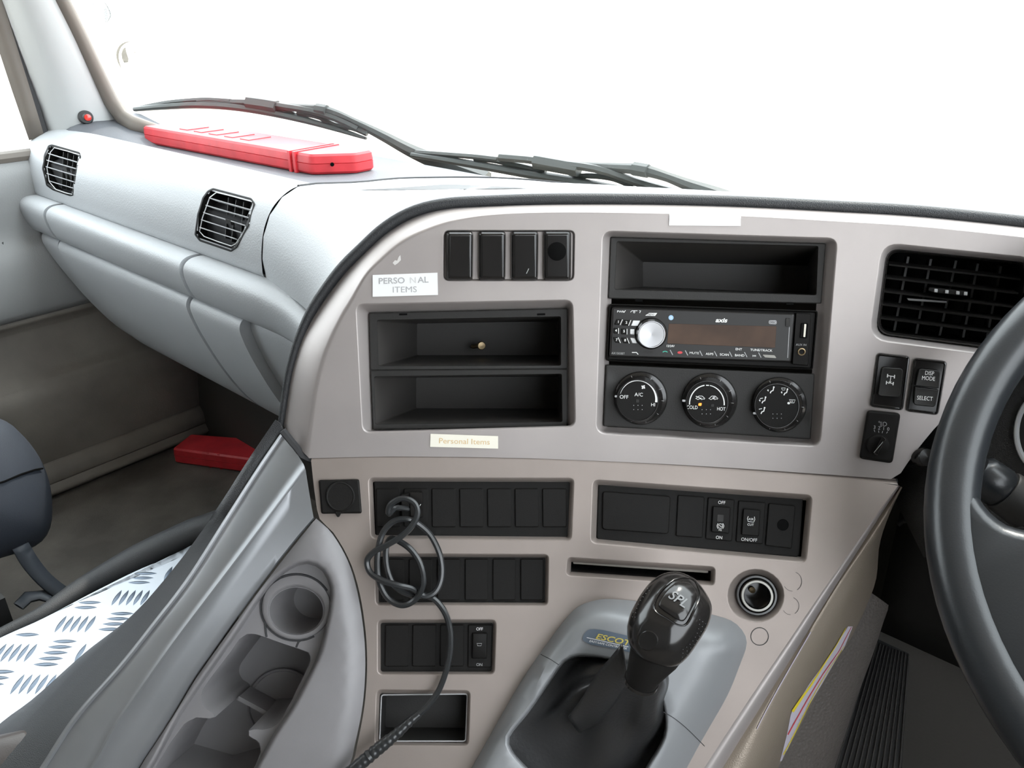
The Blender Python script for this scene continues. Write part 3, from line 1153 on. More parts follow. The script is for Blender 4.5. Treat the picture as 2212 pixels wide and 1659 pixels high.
# pale rounded lip along the driver's edge
n_ = 40
R2 = [(1944, 1050), (1902, 1113), (1857, 1184), (1799, 1275), (1726, 1395), (1652, 1513), (1560, 1661), (1486, 1790)]
lip = []
a_s, b_s = curve(R1, n_), curve(R2, n_)
for a, b in zip(a_s, b_s):
    pa, pb = LOW.p(*a), LOW.p(*b, -0.010)
    mid = LOW.p((a[0] + b[0]) / 2, (a[1] + b[1]) / 2, 0.004)
    lip.append([pa * (1 - t) ** 2 + mid * 2 * t * (1 - t) + pb * t * t for t in (0, .2, .4, .6, .8, 1)] + [pb + Vector((0, 0.01, -0.012))])
V, Fc = strip_g(lip)
mk('edge_lip', V, Fc, M['silver'], con, ang=60)
for i, (x, y, r, full) in enumerate([(1641, 1375, 19, 1), (1712, 1256, 20, 0), (1708, 1309, 18, 0)]):
    if full:
        mk('cap_groove', *stroke_g(ell(x, y, r, r, 28), 1.6, LOW, 0.0005, True), M['seam'], con)
    else:
        mk('cap_groove', *stroke_g(ell(x, y, r, r * 1.05, 14, -70, 60), 1.0, LOW, 0.0005), M['seam'], con)
        mk('cap_groove', *stroke_g(ell(x, y, r, r * 1.05, 10, 90, 150), 0.8, LOW, 0.0005), M['seam'], con)

# grained side trim falling away to the driver's footwell
R3 = [(1946, 1051), (1912, 1114), (1868, 1184), (1810, 1274), (1738, 1397), (1665, 1530), (1607, 1661), (1560, 1790)]
R4 = [(1949, 1053), (1918, 1115), (1896, 1180), (1886, 1270), (1842, 1372), (1789, 1456), (1744, 1540), (1682, 1656), (1600, 1800)]
r2, r3, r4 = curve(R2, n_), curve(R3, n_), curve(R4, n_)
rows = []
for i in range(n_):
    t = i / (n_ - 1)
    w = min(1, t * 4)
    p2 = LOW.p(*r2[i], -0.012)
    p3 = LOW.p(*r3[i], -0.006 - 0.006 * w)
    p4 = LOW.p(*r4[i], -0.012 - 0.085 * w)
    p5 = p4 + Vector((-0.02, 0.03, -0.06)) * w
    p1 = LOW.p(r2[i][0] - 14, r2[i][1] - 9, -0.016)
    rows.append(catmull([tuple(p1), tuple(p2), tuple(p3), tuple(p3 * 0.55 + p4 * 0.45 + LOW.n(*r3[i]) * 0.014 * w), tuple(p4), tuple(p5)], 4))
V, Fc = strip_g([[Vector(v) for v in r] for r in rows])
SDM = OnMesh(V, Fc, 0.75)
side = mk('console_side_trim', V, Fc, M['gold'], None, ang=70)
tag(side, 'gold-grey grained side trim below the diagonal console edge', 'trim panel')

# ------------------------------------------------------------------ silver rail running down to the seats
RL = [(611, 929), (560, 1003), (485, 1120), (403, 1248), (330, 1343), (256, 1436), (160, 1545), (91, 1650), (20, 1760)]
RC = [(659, 1008), (600, 1088), (526, 1188), (412, 1338), (366, 1400), (320, 1465), (256, 1559), (206, 1650), (140, 1760)]
RR = [(678, 1121), (631, 1176), (549, 1282), (457, 1410), (414, 1472), (376, 1536), (336, 1600), (302, 1652), (235, 1760)]
rl, rc, rrr = curve(RL, 40), curve(RC, 40), curve(RR, 40)
rail = thing('grab_rail', LOW.p(300, 1640), 'satin silver rail with a bright crease running from fascia corner downwards', 'rail')
rows = []
for i in range(40):
    t = i / 39
    a = LOW.p(*rl[i], -0.022 + 0.062 * t)
    c = LOW.p(*rc[i], 0.001 + 0.040 * t)
    e = LOW.p(*rrr[i], 0.001 + 0.004 * t)
    nn = LOW.n(*rc[i])
    ua, ue = (c - a), (e - c)
    va, ve = ua.normalized(), ue.normalized()
    bead = lambda q, w, h: [q - va * w, q - va * w * 0.7 + nn * h * 0.7, q + nn * h, q + ve * w * 0.7 + nn * h * 0.7, q + ve * w]
    row = [a + Vector((-0.004, 0.006, -0.02)), a] + bead(a + va * 0.0035, 0.0022, 0.0014) + [a + ua * 0.35 + nn * 0.0006, a + ua * 0.8 + nn * 0.0004] + bead(c, 0.0026, 0.0016) + [c + ue * 0.4 + nn * 0.0006, c + ue * 0.8 + nn * 0.0006, c + ue * 0.97, e - nn * 0.004]
    rows.append(row)
V, Fc = strip_g(rows)
# end cap towards the fascia corner
mk('rail_skin', V, Fc, M['silver_rail'], rail, ang=60)
# vinyl-covered outer flank of the rail
VL = [(600, 917), (541, 1006), (470, 1116), (389, 1216), (284, 1330), (183, 1410), (73, 1508), (0, 1563), (-90, 1650)]
vl = curve(VL, 40)
rows = []
COVZ = -0.70
for i in range(40):
    t = i / 39
    a = LOW.p(*rl[i], -0.022 + 0.062 * t)
    d = ray(*vl[i])
    w = max(0, min(1, (t - 0.22) / 0.15))
    w = w * w * (3 - 2 * w)
    q1 = LOW.p(*vl[i], -0.045)
    q2 = at_z(*vl[i], COVZ)
    z = (q1 - CAM) * (1 - w) + (q2 - CAM) * w
    b = CAM + d * (z.dot(d) / d.dot(d))
    m = a * 0.5 + b * 0.5 + UP * 0.006 - FW * 0.004
    rows.append([a + Vector((0, 0.004, -0.003)), a * 0.75 + b * 0.25 + UP * 0.007, m + UP * 0.004, a * 0.2 + b * 0.8 + UP * 0.004, b, b + Vector((0, 0.0, -0.06))])
V, Fc = strip_g(rows)
mk('vinyl_flank', V, Fc, M['vinyl'], rail, ang=70)
# dark end of the seat-side armrest at the lower left corner
arm = thing('console_end_cap', at_z(30, 1640, -0.62), 'dark plastic end cap below the tread plate at the lower left', 'end cap')
ap = Plane(at_z(40, 1600, -0.63), UP * 0.8 - FW * 0.4 - LF * 0.1)
mk('cap_body', *plate_g([(-60, 1606), (55, 1575), (98, 1610), (88, 1680), (60, 1760), (-60, 1760)], 14, [(-3, -0.05), (0, 0), (4, 0.005), (10, 0.007)], ap), M['endcap'], arm)

# ------------------------------------------------------------------ engine cover with tread plate
PT = [(430, 1186), (412, 1194), (320, 1222), (206, 1277), (91, 1337), (0, 1378), (-140, 1450)]
pz = COVZ
cov = thing('engine_cover', at_z(150, 1400, -0.88), 'bright aluminium tread plate cover with black vinyl edge beside the rail', 'engine cover')
zp = Plane((0, 0, pz + ZC), UP)
pt_s = curve(PT, 30)
vlb = [p for p in curve([(430, 1150), (389, 1210), (284, 1325), (183, 1405), (73, 1503), (0, 1560), (-140, 1690)], 30)]
poly = [(x + 12, y + 14) for x, y in vlb]
outl = pt_s + poly[::-1]
top3 = [zp.p(x, y) for x, y in outl]
V, Fc = rings_mesh([top3, [v - UP * 0.004 for v in top3]], True, True)
mk('tread_plate', V, Fc, M['plate'], cov, smooth=False)
# raised tread bars in alternating groups of five
barV, barF = [], []
nb = 8
for i in range(nb + 1):
    x = -1 + 2 * i / nb
    w = (1 - x * x) * 0.0028 + 0.0002
    h = (1 - x * x) * 0.0011
    barV += [Vector((x * 0.0145, -w, 0)), Vector((x * 0.0145, 0, h)), Vector((x * 0.0145, w, 0))]
for i in range(nb):
    barF += [(3 * i, 3 * i + 3, 3 * i + 4, 3 * i + 1), (3 * i + 1, 3 * i + 4, 3 * i + 5, 3 * i + 2)]
bar_me = bpy.data.meshes.new('tread_bar')
bar_me.from_pydata(barV, [], barF)
bar_me.shade_smooth()
bar_me.materials.append(M['bar'])
c0 = zp.p(120, 1410)
PITCHB = 0.048
in3 = inset_poly([(v.x, v.y) for v in top3], 0.004)
nbar = 0
for gi in range(-14, 15):
    for gj in range(-14, 15):
        gc = Vector((gi * PITCHB, gj * PITCHB)) + Vector((c0.x, c0.y))
        hor = (gi + gj) % 2 == 0
        for k in range(5):
            o2 = (k - 2) * 0.0092
            bx, by = (gc.x + (k - 2) * 0.0008, gc.y + o2) if hor else (gc.x + o2, gc.y)
            if not inside(in3, bx, by):
                continue
            ang = 0.0 if hor else math.pi / 2
            ex, ey = math.cos(ang) * 0.014, math.sin(ang) * 0.014
            if not (inside(in3, bx + ex, by + ey) and inside(in3, bx - ex, by - ey)):
                continue
            u, v = proj(Vector((bx, by, pz + ZC)))
            if u < -40 or v > 1680 or nbar > 290:
                continue
            o = bpy.data.objects.new('tread_bar', bar_me)
            COL.objects.link(o)
            o.parent = cov
            o.location = Vector((bx, by, pz + ZC + 0.0001)) - WLOC[cov]
            o.rotation_euler = (0, 0, ang)
            nbar += 1
# vinyl roll along the far edge of the plate
OUT = [(478, 1140), (440, 1152), (412, 1160), (308, 1206), (183, 1270), (91, 1328), (0, 1372), (-120, 1440)]
wid = [0.030, 0.026, 0.024, 0.0185, 0.0140, 0.0100, 0.0080, 0.0080]
cs = curve(OUT, 40)
ws_ = resample([(w, 0) for w in wid], 40)
wid_s = [wid[min(7, int(i / 39 * 7))] * (1 - (i / 39 * 7) % 1) + wid[min(7, int(i / 39 * 7) + 1)] * ((i / 39 * 7) % 1) for i in range(40)]
V, Fc = tube_g([at_z(x, y, pz - 0.006) for x, y in cs], wid_s, 12, 0.9)
mk('vinyl_edge', V, Fc, M['vinyl'], cov, ang=60)
# body of the cover down to the floor
ob = [at_z(x, y, pz - 0.01) for x, y in cs] + [v - UP * 0.008 for v in top3[len(pt_s):]]
V, Fc = rings_mesh([ob, [Vector((v.x, v.y, 0.002)) for v in ob]], False, False)
mk('cover_body', V, Fc, M['carpet'], cov, smooth=False)

# ------------------------------------------------------------------ cup holder console
def z4(p):
    return (380 + p[0] / 3.078, 1120 + p[1] / 3.078)


cup = thing('cup_holder_console', LOW.p(560, 1650), 'warm grey plastic cup holder console between silver rail and switch panel', 'cup holder')
rightc = [(683, 1120), (717, 1152), (752, 1213), (773, 1284), (786, 1368), (789, 1445), (783, 1526), (767, 1607), (752, 1659), (700, 1735), (640, 1790)]
leftc = [(240, 1772), (306, 1652), (340, 1600), (380, 1538), (418, 1474), (461, 1412), (553, 1285), (635, 1179), (676, 1128)]
co = curve(rightc, 46) + curve(leftc, 46)
rim = [(627, 1226), (650, 1216), (675, 1216), (700, 1232), (715, 1262), (717, 1290), (708, 1345), (692, 1410), (664, 1470), (631, 1532), (594, 1588), (558, 1652), (500, 1740), (250, 1790), (330, 1652), (384, 1550), (414, 1504), (463, 1434), (512, 1364), (560, 1292), (592, 1252)]
rim_s = curve(rim + rim[:1], 81)[:-1]


def crown(x, y):
    d = min(dist_poly(co, x, y), 60)
    return 0.002 + 0.012 * math.sin(min(1, d / 32) * math.pi / 2)


def offset_poly(P, d):
    n = len(P)
    area = sum(P[i][0] * P[(i + 1) % n][1] - P[(i + 1) % n][0] * P[i][1] for i in range(n))
    s = 1 if area > 0 else -1
    out = []
    for i in range(n):
        t = Vector((P[(i + 1) % n][0] - P[i - 1][0], P[(i + 1) % n][1] - P[i - 1][1])).normalized()
        out.append((P[i][0] - t.y * s * d, P[i][1] + t.x * s * d))
    return out


rim_out = offset_poly(rim_s, -9)
sh = sheet_g(co, [rim_out], LOW, 26, 0, crown)
rg = rings_mesh([[LOW.p(x, y, crown(x, y)) for x, y in rim_out], [LOW.p(x, y, crown(*rim_out[i]) - 0.0004) for i, (x, y) in enumerate(offset_poly(rim_s, -5))], [LOW.p(x, y, crown(*rim_out[i]) - 0.0022) for i, (x, y) in enumerate(offset_poly(rim_s, -2))], [LOW.p(x, y, crown(*rim_out[i]) - 0.007) for i, (x, y) in enumerate(rim_s)], [LOW.p(x, y, -0.008) for x, y in offset_poly(rim_s, 2)], [LOW.p(x, y, -0.014) for x, y in offset_poly(rim_s, 4)]], False, False)
edge = rings_mesh([[LOW.p(x, y, crown(x, y)) for x, y in co], [LOW.p(x, y, -0.012) for x, y in offset_poly(co, 1)]], False, False)
V, Fc = weld(*merge(sh, rg, edge), 2e-5)
mk('console_shell', V, Fc, M['console'], cup, ang=60)
# recessed deck with the wells
wells = [(572, 1376), (555, 1370), (536, 1368), (518, 1379), (500, 1405), (477, 1435), (455, 1464), (437, 1490), (433, 1510), (442, 1529), (459, 1540), (466, 1548), (452, 1552), (425, 1549), (400, 1561), (368, 1604), (335, 1659), (315, 1700), (420, 1730), (520, 1700), (552, 1655), (565, 1622), (560, 1602), (538, 1590), (538, 1578), (552, 1575), (569, 1577), (590, 1571), (607, 1556), (630, 1515), (650, 1474), (668, 1437), (673, 1422), (667, 1409), (645, 1401), (620, 1393), (594, 1384)]
wells_s = resample(wells + wells[:1], 121)[:-1]
cuph = ell(640, 1319, 58, 50, 40)
deck_o = offset_poly(rim_s, 3)
DK = -0.014
dk = sheet_g(deck_o, [wells_s, cuph], LOW, 24, DK)
dn = LOW.n(560, 1500)
wr = [[LOW.p(x, y, DK) for x, y in wells_s], [LOW.p(x, y, DK - 0.0012) for x, y in offset_poly(wells_s, 1.2)]]
wr.append([v - dn * 0.065 for v in wr[1]])
cen = sum(wr[1], Vector()) / len(wr[1])
wr.append([cen + (v - cen) * 0.93 - dn * 0.095 for v in wr[1]])
wl = rings_mesh(wr, False, True)
cr = [[LOW.p(x, y, DK) for x, y in cuph]]
cc = sum(cr[0], Vector()) / len(cr[0])
V, Fc = weld(*merge(dk, wl), 2e-5)
mk('deck', V, Fc, M['console'], cup, ang=40)
cb = (dn * 0.75 + UP * 0.66).normalized()
cr2 = [[v + dn * 0.0035 for v in [LOW.p(x, y, DK) for x, y in ell(640, 1312, 75, 70, 40)]]]
ringV = [[LOW.p(x, y, DK + h) for x, y in ell(640, cy, rx, ry, 40)] for (cy, rx, ry, h) in ((1312, 76, 71, -0.001), (1312, 74, 69, 0.003), (1313, 70, 65, 0.004), (1317, 63, 55, 0.004), (1318, 60, 52, 0.002), (1319, 58, 50, -0.002))]
last = ringV[-1]
ringV.append([v - dn * 0.055 + Vector((0.004, 0, 0)) for v in last])
cc = sum(ringV[-1], Vector()) / 40
ringV.append([cc + (v - cc) * 0.9 - dn * 0.004 for v in ringV[-1]])
V, Fc = rings_mesh(ringV, False, True)
mk('cup_ring', V, Fc, M['console'], cup, ang=40)
mk('ring_joint', *tube_g([LOW.p(x, y, DK + 0.0004) for x, y in ell(640, 1312, 76.5, 71.5, 46, 60, 330)], 0.0011, 6), M['seam'], cup)
mk('neck_joint', *tube_g([LOW.p(x, y, DK + 0.0004) for x, y in [(572, 1345), (574, 1362), (576, 1376)]], 0.0009, 6), M['seam'], cup)
mk('neck_joint', *tube_g([LOW.p(x, y, DK + 0.0004) for x, y in [(690, 1362), (660, 1378), (645, 1386), (640, 1398)]], 0.0009, 6), M['seam'], cup)
# low divider and cup rest at the bottom of the large well
mk('well_divider', *box_g((LOW.p(470, 1548, DK) + LOW.p(540, 1586, DK)) / 2 - dn * 0.072, (LOW.p(540, 1586, DK) - LOW.p(470, 1548, DK)) / 2, dn * 0.017, (dn.cross(LOW.p(540, 1586, DK) - LOW.p(470, 1548, DK))).normalized() * 0.002), M['console'], cup)
cwl = (LOW.p(548, 1590, DK) - dn * 0.094)
mk('cup_rest', *lathe_g(cwl, dn, [(0.036, 0.0), (0.036, 0.004), (0.034, 0.005), (0.033, 0.003), (0.0, 0.003)], 32), M['console'], cup)

# ------------------------------------------------------------------ storage pockets in the fascia
def pocket(outQ, openQ, backQ, off, depth, label, r=3):
    t = thing('storage_pocket', UPR.p(*lerpq(openQ, .5, 1), off), label, 'storage pocket', 'open pockets in the fascia')
    sb = sub_of(outQ)
    rings = [[UPR.p(x, y, off - 0.012) for x, y in rr(outQ, r, 4, sb)], [UPR.p(x, y, off) for x, y in rr(outQ, r, 4, sb)], [UPR.p(x, y, off + 0.001) for x, y in rr(inset_poly(outQ, 2), r, 4, sb)],
             [UPR.p(x, y, off + 0.0008) for x, y in rr(inset_poly(openQ, -1), 5, 4, sb)], [UPR.p(x, y, off - 0.001) for x, y in rr(openQ, 5, 4, sb)]]
    V1, F1 = rings_mesh(rings, False, False)
    mk('frame', V1, F1, M['dimgrey'], t, ang=35)
    rb = [rings[-1], [UPR.p(x, y, -depth) for x, y in rr(backQ, 3, 4, sb)]]
    V2, F2 = rings_mesh(rb, False, True)
    mk('liner', V2, F2, M['black_in'], t, ang=30)
    return t


pk = pocket([(797, 676), (1226, 666), (1226, 797), (800, 800)], [(815, 692), (1211, 684), (1211, 789), (818, 790)], [(901, 699), (1206, 694), (1206, 767), (901, 767)], -0.013, 0.15, 'upper open black pocket under the personal items label')
for x in (862, 1160):
    V, Fc = plate_g([(x, 677), (x + 18, 676.5), (x + 18, 681), (x, 681.5)], 0.6, [(0, -0.0125), (0.5, -0.0115)], UPR, n=1)
    mk('release_notch', V, Fc, M['deep'], pk)
pk = pocket([(800, 800), (1226, 797), (1226, 922), (806, 928)], [(809, 814), (1213, 808), (1214, 911), (811, 916)], [(899, 816), (1206, 813), (1206, 882), (899, 882)], -0.013, 0.15, 'lower open black pocket above the cream label')
pk = pocket([(1319, 512), (1784, 526), (1774, 656), (1314, 645)], [(1333, 522), (1767, 532), (1763, 637), (1328, 625)], [(1389, 566), (1745, 574), (1742, 634), (1389, 619)], -0.013, 0.13, 'wide open black pocket above the radio')
for x, y in ((1372, 647), (1698, 654)):
    V, Fc = plate_g([(x, y), (x + 16, y + .5), (x + 16, y + 5), (x, y + 4.5)], 0.6, [(0, -0.0125), (0.5, -0.0105)], UPR, n=1)
    mk('release_notch', V, Fc, M['deep'], pk)
# small brass screw lying in the upper pocket
q = UPR.p(1040, 758, -0.125)
scr = thing('loose_screw', q, 'small dull brass screw lying in the upper left pocket', 'screw')
mk('head', *lathe_g(q + Vector((0, 0, 0.006)), Vector((0.3, -1, 0.3)), [(0.0045, -0.001), (0.0047, 0.0), (0.0038, 0.0014), (0.0, 0.0017)], 18, close=True), M['brass'], scr)
mk('shank', *lathe_g(q + Vector((0, 0, 0.006)), Vector((-0.9, 0.6, -0.35)), [(0.0024, 0), (0.0024, 0.012), (0.0, 0.015)], 10), M['brass'], scr)

# ------------------------------------------------------------------ four glossy blanks
qs = thing('gloss_switch_block', UPR.p(1100, 606, -0.008), 'block of four glossy black switch blanks above the left pockets', 'switch block')
for i in range(4):
    x0 = 963 + 70.3 * i
    Q = [(x0, 500 - i * 0.3), (x0 + 60, 500 - i * 0.3), (x0 + 59, 606), (x0, 606)]
    o = plate('switch_blank', Q, 9, [(0, -0.010), (0, 0.000), (2, 0.0035), (5, 0.0050), (8, 0.0055), (9.5, 0.0062)], UPR, M['gloss'], qs, ang=25)
    if i == 3:
        mk('round_plug', *plate_g(ell(1203, 543, 20, 20, 28), 0.6, [(0, 0.0060), (0, 0.0066), (1.0, 0.0068)], UPR, n=1), M['deep'], o)
    if i == 2:
        mk('scratch', *stroke_g([(1137, 591), (1141, 583), (1142, 580)], 1.5, UPR, 0.0067), M['dimprint'], o)

# ------------------------------------------------------------------ radio
def z1(x, y):
    return (1300 + x / 4.608, 630 + y / 4.608)


RO = -0.011
rad_ = thing('car_radio', UPR.p(1535, 795, RO), 'black car radio with round silver volume knob and brown display', 'radio')
RQ = [(1316, 656), (1767, 671), (1756, 799), (1310, 780)]
FQ = [(1322, 663), (1717, 677), (1709, 783), (1316, 771)]
V1 = [[UPR.p(x, y, RO - 0.008) for x, y in rr(RQ, 6, 4, sub_of(RQ))], [UPR.p(x, y, RO + 0.001) for x, y in rr(RQ, 6, 4, sub_of(RQ))], [UPR.p(x, y, RO + 0.002) for x, y in rr(inset_poly(RQ, 2), 5, 4, sub_of(RQ))], [UPR.p(x, y, RO - 0.001) for x, y in rr(inset_poly(RQ, 5), 4, 4, sub_of(RQ))]]
mk('sleeve', *rings_mesh(V1, False, True), M['black'], rad_, ang=30)
fp = plate('front_plate', FQ, 6, [(0, RO - 0.002), (0, RO + 0.003), (2, RO + 0.0045), (4, RO + 0.0048)], UPR, M['radio_face'], rad_, ang=25)
PO = RO + 0.0051
plate('display', [z1(665, 318), z1(1740, 345), z1(1725, 560), z1(650, 517)], 2, [(0, PO - 0.0004), (0.5, PO)], UPR, M['lcd'], fp, n=2)
kc = UPR.p(1406, 720, RO + 0.004)
kn = UPR.n(1406, 720)
R_ = px2m(UPR, 1406, 720, 1)
vk = lathe('volume_knob', kc, kn, [(33 * R_, 0.0), (32 * R_, 0.004), (30 * R_, 0.007), (29 * R_, 0.0078), (27.5 * R_, 0.0078), (26.5 * R_, 0.0072), (0.0, 0.0069)], M['brushed'], fp, 48)
mk('knob_collar', *lathe_g(kc, kn, [(35 * R_, -0.001), (34.5 * R_, 0.002), (32.5 * R_, 0.003), (32 * R_, -0.001)], 40), M['black'], fp)
side_q = [(1719, 676), (1752, 678), (1746, 790), (1711, 787)]
sm = plate('side_module', side_q, 3, [(0, RO - 0.002), (0, RO + 0.003), (1.5, RO + 0.004)], UPR, M['black'], rad_, n=3)
plate('usb_port', [z1(1985, 310), z1(2055, 315), z1(2040, 465), z1(1970, 460)], 2, [(0, RO + 0.0042), (0.5, RO + 0.0050), (2.5, RO + 0.0050), (3, RO + 0.001)], UPR, M['deep'], sm, n=2)
plate('usb_contact', [z1(2015, 320), z1(2038, 322), z1(2026, 455), z1(2004, 452)], 1, [(0, RO + 0.003), (0.5, RO + 0.0056)], UPR, M['cream'], sm, n=2)
ax_c = UPR.p(*z1(1986, 597), RO + 0.004)
mk('aux_socket', *lathe_g(ax_c, kn, [(8.3 * R_, 0), (8.0 * R_, 0.0014), (6.2 * R_, 0.0016), (5.4 * R_, 0.0008), (5.2 * R_, -0.004), (0, -0.004)], 24), M['brass'], sm)
mk('aux_lettering', *text_g('AUX IN', *z1(1985, 530), 4.4, UPR, RO + 0.0044, rot=2, wide=1.05), M['dimprint'], sm)
# keys: number pad
for i, (dx, dy, s, w) in enumerate([(165, 303, '1', 58), (245, 310, '2', 66), (335, 315, '', 72), (142, 390, '4', 48), (222, 397, '5', 58), (302, 400, '', 46), (148, 482, '7', 52), (232, 487, '8', 60), (315, 487, '', 50)]):
    x, y = z1(dx, dy)
    hw, hh = w / 4.608 / 2, 6.2
    sk_ = 2.5 if dy < 350 else (0 if dy < 450 else -2.5)
    kq = [(x - hw + sk_, y - hh), (x + hw + sk_, y - hh + .5), (x + hw - sk_, y + hh), (x - hw - sk_, y + hh - .5)]
    k_ = plate('key', kq, 1.5, [(0, PO - 0.0006), (0.3, PO + 0.0008), (1.2, PO + 0.0012)], UPR, M['black'] if s else M['slat'], fp, n=2)
    if s:
        mk('key_lettering', *text_g(s, x, y - 0.5, 5.2, UPR, PO + 0.0014, rot=2, bold=0.02), M['white'], k_)
        mk('key_edge', *stroke_g([kq[1], kq[2]], 1.3, UPR, PO + 0.0014), M['white'], k_)
for s, dx, dy, h, w in [('PWR', 187, 200, 4.2, 1.2), ('0', 322, 205, 4.4, 1.4), ('12/24V', 682, 542, 4.6, 0.95), ('MUTE', 920, 612, 4.8, 1.15), ('AS/PS', 1073, 621, 4.6, 1.05), ('SCAN', 1220, 628, 4.8, 1.1), ('BAND', 1372, 635, 4.8, 1.1), ('ENT', 1363, 574, 4.8, 1.1), ('TUNE/TRACK', 1588, 584, 4.8, 1.12)]:
    mk('lettering', *text_g(s, *z1(dx, dy), h, UPR, PO, rot=2.4, wide=w, bold=0.01), M['white'], fp)
mk('lettering', *text_g('AX1503BT', *z1(162, 615), 4.4, UPR, PO, rot=2.4), M['dimprint'], fp)
mk('brand_lettering', *text_g('axis', *z1(1188, 286), 9.0, UPR, PO, rot=1.5, wide=1.25, shear=0.25, bold=0.03), M['white'], fp)
mk('menu_key', *fill_g([z1(432, 238), z1(470, 212), z1(552, 212), z1(530, 242)], UPR, PO), M['white'], fp)
mk('menu_lettering', *text_g('MENU', *z1(490, 227), 4.0, UPR, PO + 0.0003, rot=2, shear=0.3), M['black'], fp)
mk('eject_mark', *merge(stroke_g([z1(285, 205), z1(300, 190), z1(355, 190)], 1.2, UPR, PO), stroke_g([z1(372, 190), z1(388, 190), z1(376, 212)], 1.2, UPR, PO), stroke_g([z1(220, 208), z1(236, 186)], 1.2, UPR, PO)), M['white'], fp)
mk('bluetooth_dot', *fill_g(ell(*z1(689, 259), 5.4, 5.4, 20), UPR, PO), M['bluedot'], fp)
bx, by = z1(689, 259)
mk('bluetooth_mark', *stroke_g([(bx - 2, by - 1.8), (bx + 1.8, by + 1.6), (bx, by + 3.4), (bx, by - 3.4), (bx + 1.8, by - 1.6), (bx - 2, by + 1.8)], 0.7, UPR, PO + 0.0003), M['white'], fp)
mk('disc_mark', *fill_g(rr([z1(1662, 285), z1(1740, 285), z1(1740, 326), z1(1662, 322)], 3, 3), UPR, PO), M['fadeprint'], fp)
mk('disc_lettering', *text_g('DISC', *z1(1702, 306), 4.6, UPR, PO + 0.0003, rot=2), M['black'], fp)
for dx in (690, 840, 985, 1130, 1280, 1430, 1570):
    mk('key_divider', *stroke_g([z1(dx - 10, 580 + (dx - 690) * 0.03), z1(dx + 16, 630 + (dx - 690) * 0.03)], 1.6, UPR, PO), M['fadeprint'], fp)
mk('call_mark', *stroke_g(ell(*z1(630, 606), 5, 2.6, 9, 190, 350), 1.8, UPR, PO), M['green'], fp)
mk('hang_up_mark', *fill_g(ell(*z1(778, 606), 5.5, 2.8, 18), UPR, PO), M['redprint'], fp)
mk('phone_mark', *stroke_g([z1(300, 605), z1(345, 605), z1(362, 625)], 1.8, UPR, PO), M['white'], fp)
mk('blank_key', *fill_g([z1(418, 590), z1(515, 597), z1(530, 618), z1(425, 612)], UPR, PO), M['dimgrey'], fp)
mk('skip_mark', *merge(fill_g([z1(1520, 630), z1(1520, 648), z1(1508, 639)], UPR, PO), fill_g([z1(1534, 630), z1(1534, 648), z1(1522, 639)], UPR, PO), stroke_g([z1(1503, 630), z1(1503, 648)], 1, UPR, PO)), M['white'], fp)
plate('bright_key', [z1(1592, 622), z1(1720, 630), z1(1745, 665), z1(1622, 658)], 2, [(0, PO - .0005), (0.6, PO + 0.0012)], UPR, M['chrome'], fp, n=2)
mk('release_edge', *stroke_g([z1(1868, 330), z1(1850, 660)], 1.3, UPR, PO), M['fadeprint'], fp)
plate('release_button', [z1(1832, 262), z1(1878, 264), z1(1873, 352), z1(1828, 348)], 2, [(0, PO - .0005), (0.6, PO + 0.0012)], UPR, M['dimgrey'], fp, n=2)

# ------------------------------------------------------------------ climate control panel
CQ = [(1309, 787), (1760, 807), (1751, 949), (1303, 921)]
cl = thing('climate_panel', UPR.p(1530, 940, RO), 'dark climate control panel with three round dials below the radio', 'climate panel')
plate('panel_plate', CQ, 4, [(0, RO - 0.008), (0, RO - 0.001), (2, RO + 0.0005), (4, RO + 0.0006)], UPR, M['dimgrey'], cl, n=3)


def dial(fc, fr, oc, orr):
    """knob: flange ring at oc, protruding face at fc"""
    t_ = []
    spec = [(0.0, orr, RO + 0.0005), (0.12, orr - 2, RO + 0.0035), (0.55, (orr + fr) / 2 + 1.5, RO + 0.0045), (0.6, (orr + fr) / 2 + 0.5, RO + 0.0085), (0.9, fr + 2.2, RO + 0.0125), (1, fr + 1, RO + 0.0125), (1, fr - 0.3, RO + 0.0118)]
    for u, r, off in spec:
        cx, cy = oc[0] + (fc[0] - oc[0]) * u, oc[1] + (fc[1] - oc[1]) * u
        t_.append([UPR.p(x, y, off) for x, y in ell(cx, cy, r, r, 40)])
    k = mk('dial', *rings_mesh(t_, False, False), M['gloss'], cl, ang=30)
    mk('dial_face', *rings_mesh([t_[-1]], False, True), M['black'], k)
    tk = []
    for a in (-60, -25, 5, 40, 75, 110, 250):
        ca, sa = math.cos(math.radians(a)), math.sin(math.radians(a))
        r1, r2 = (orr + fr) / 2 - 3, (orr + fr) / 2 + 0.5
        cx, cy = fc[0] * .3 + oc[0] * .7, fc[1] * .3 + oc[1] * .7
        tk.append(stroke_g([(cx + ca * r1, cy + sa * r1), (cx + ca * (r2 + 2), cy + sa * (r2 + 2))], 0.8, UPR, RO + 0.0092))
    mk('ring_ticks', *merge(*tk), M['dimprint'], k)
    return k


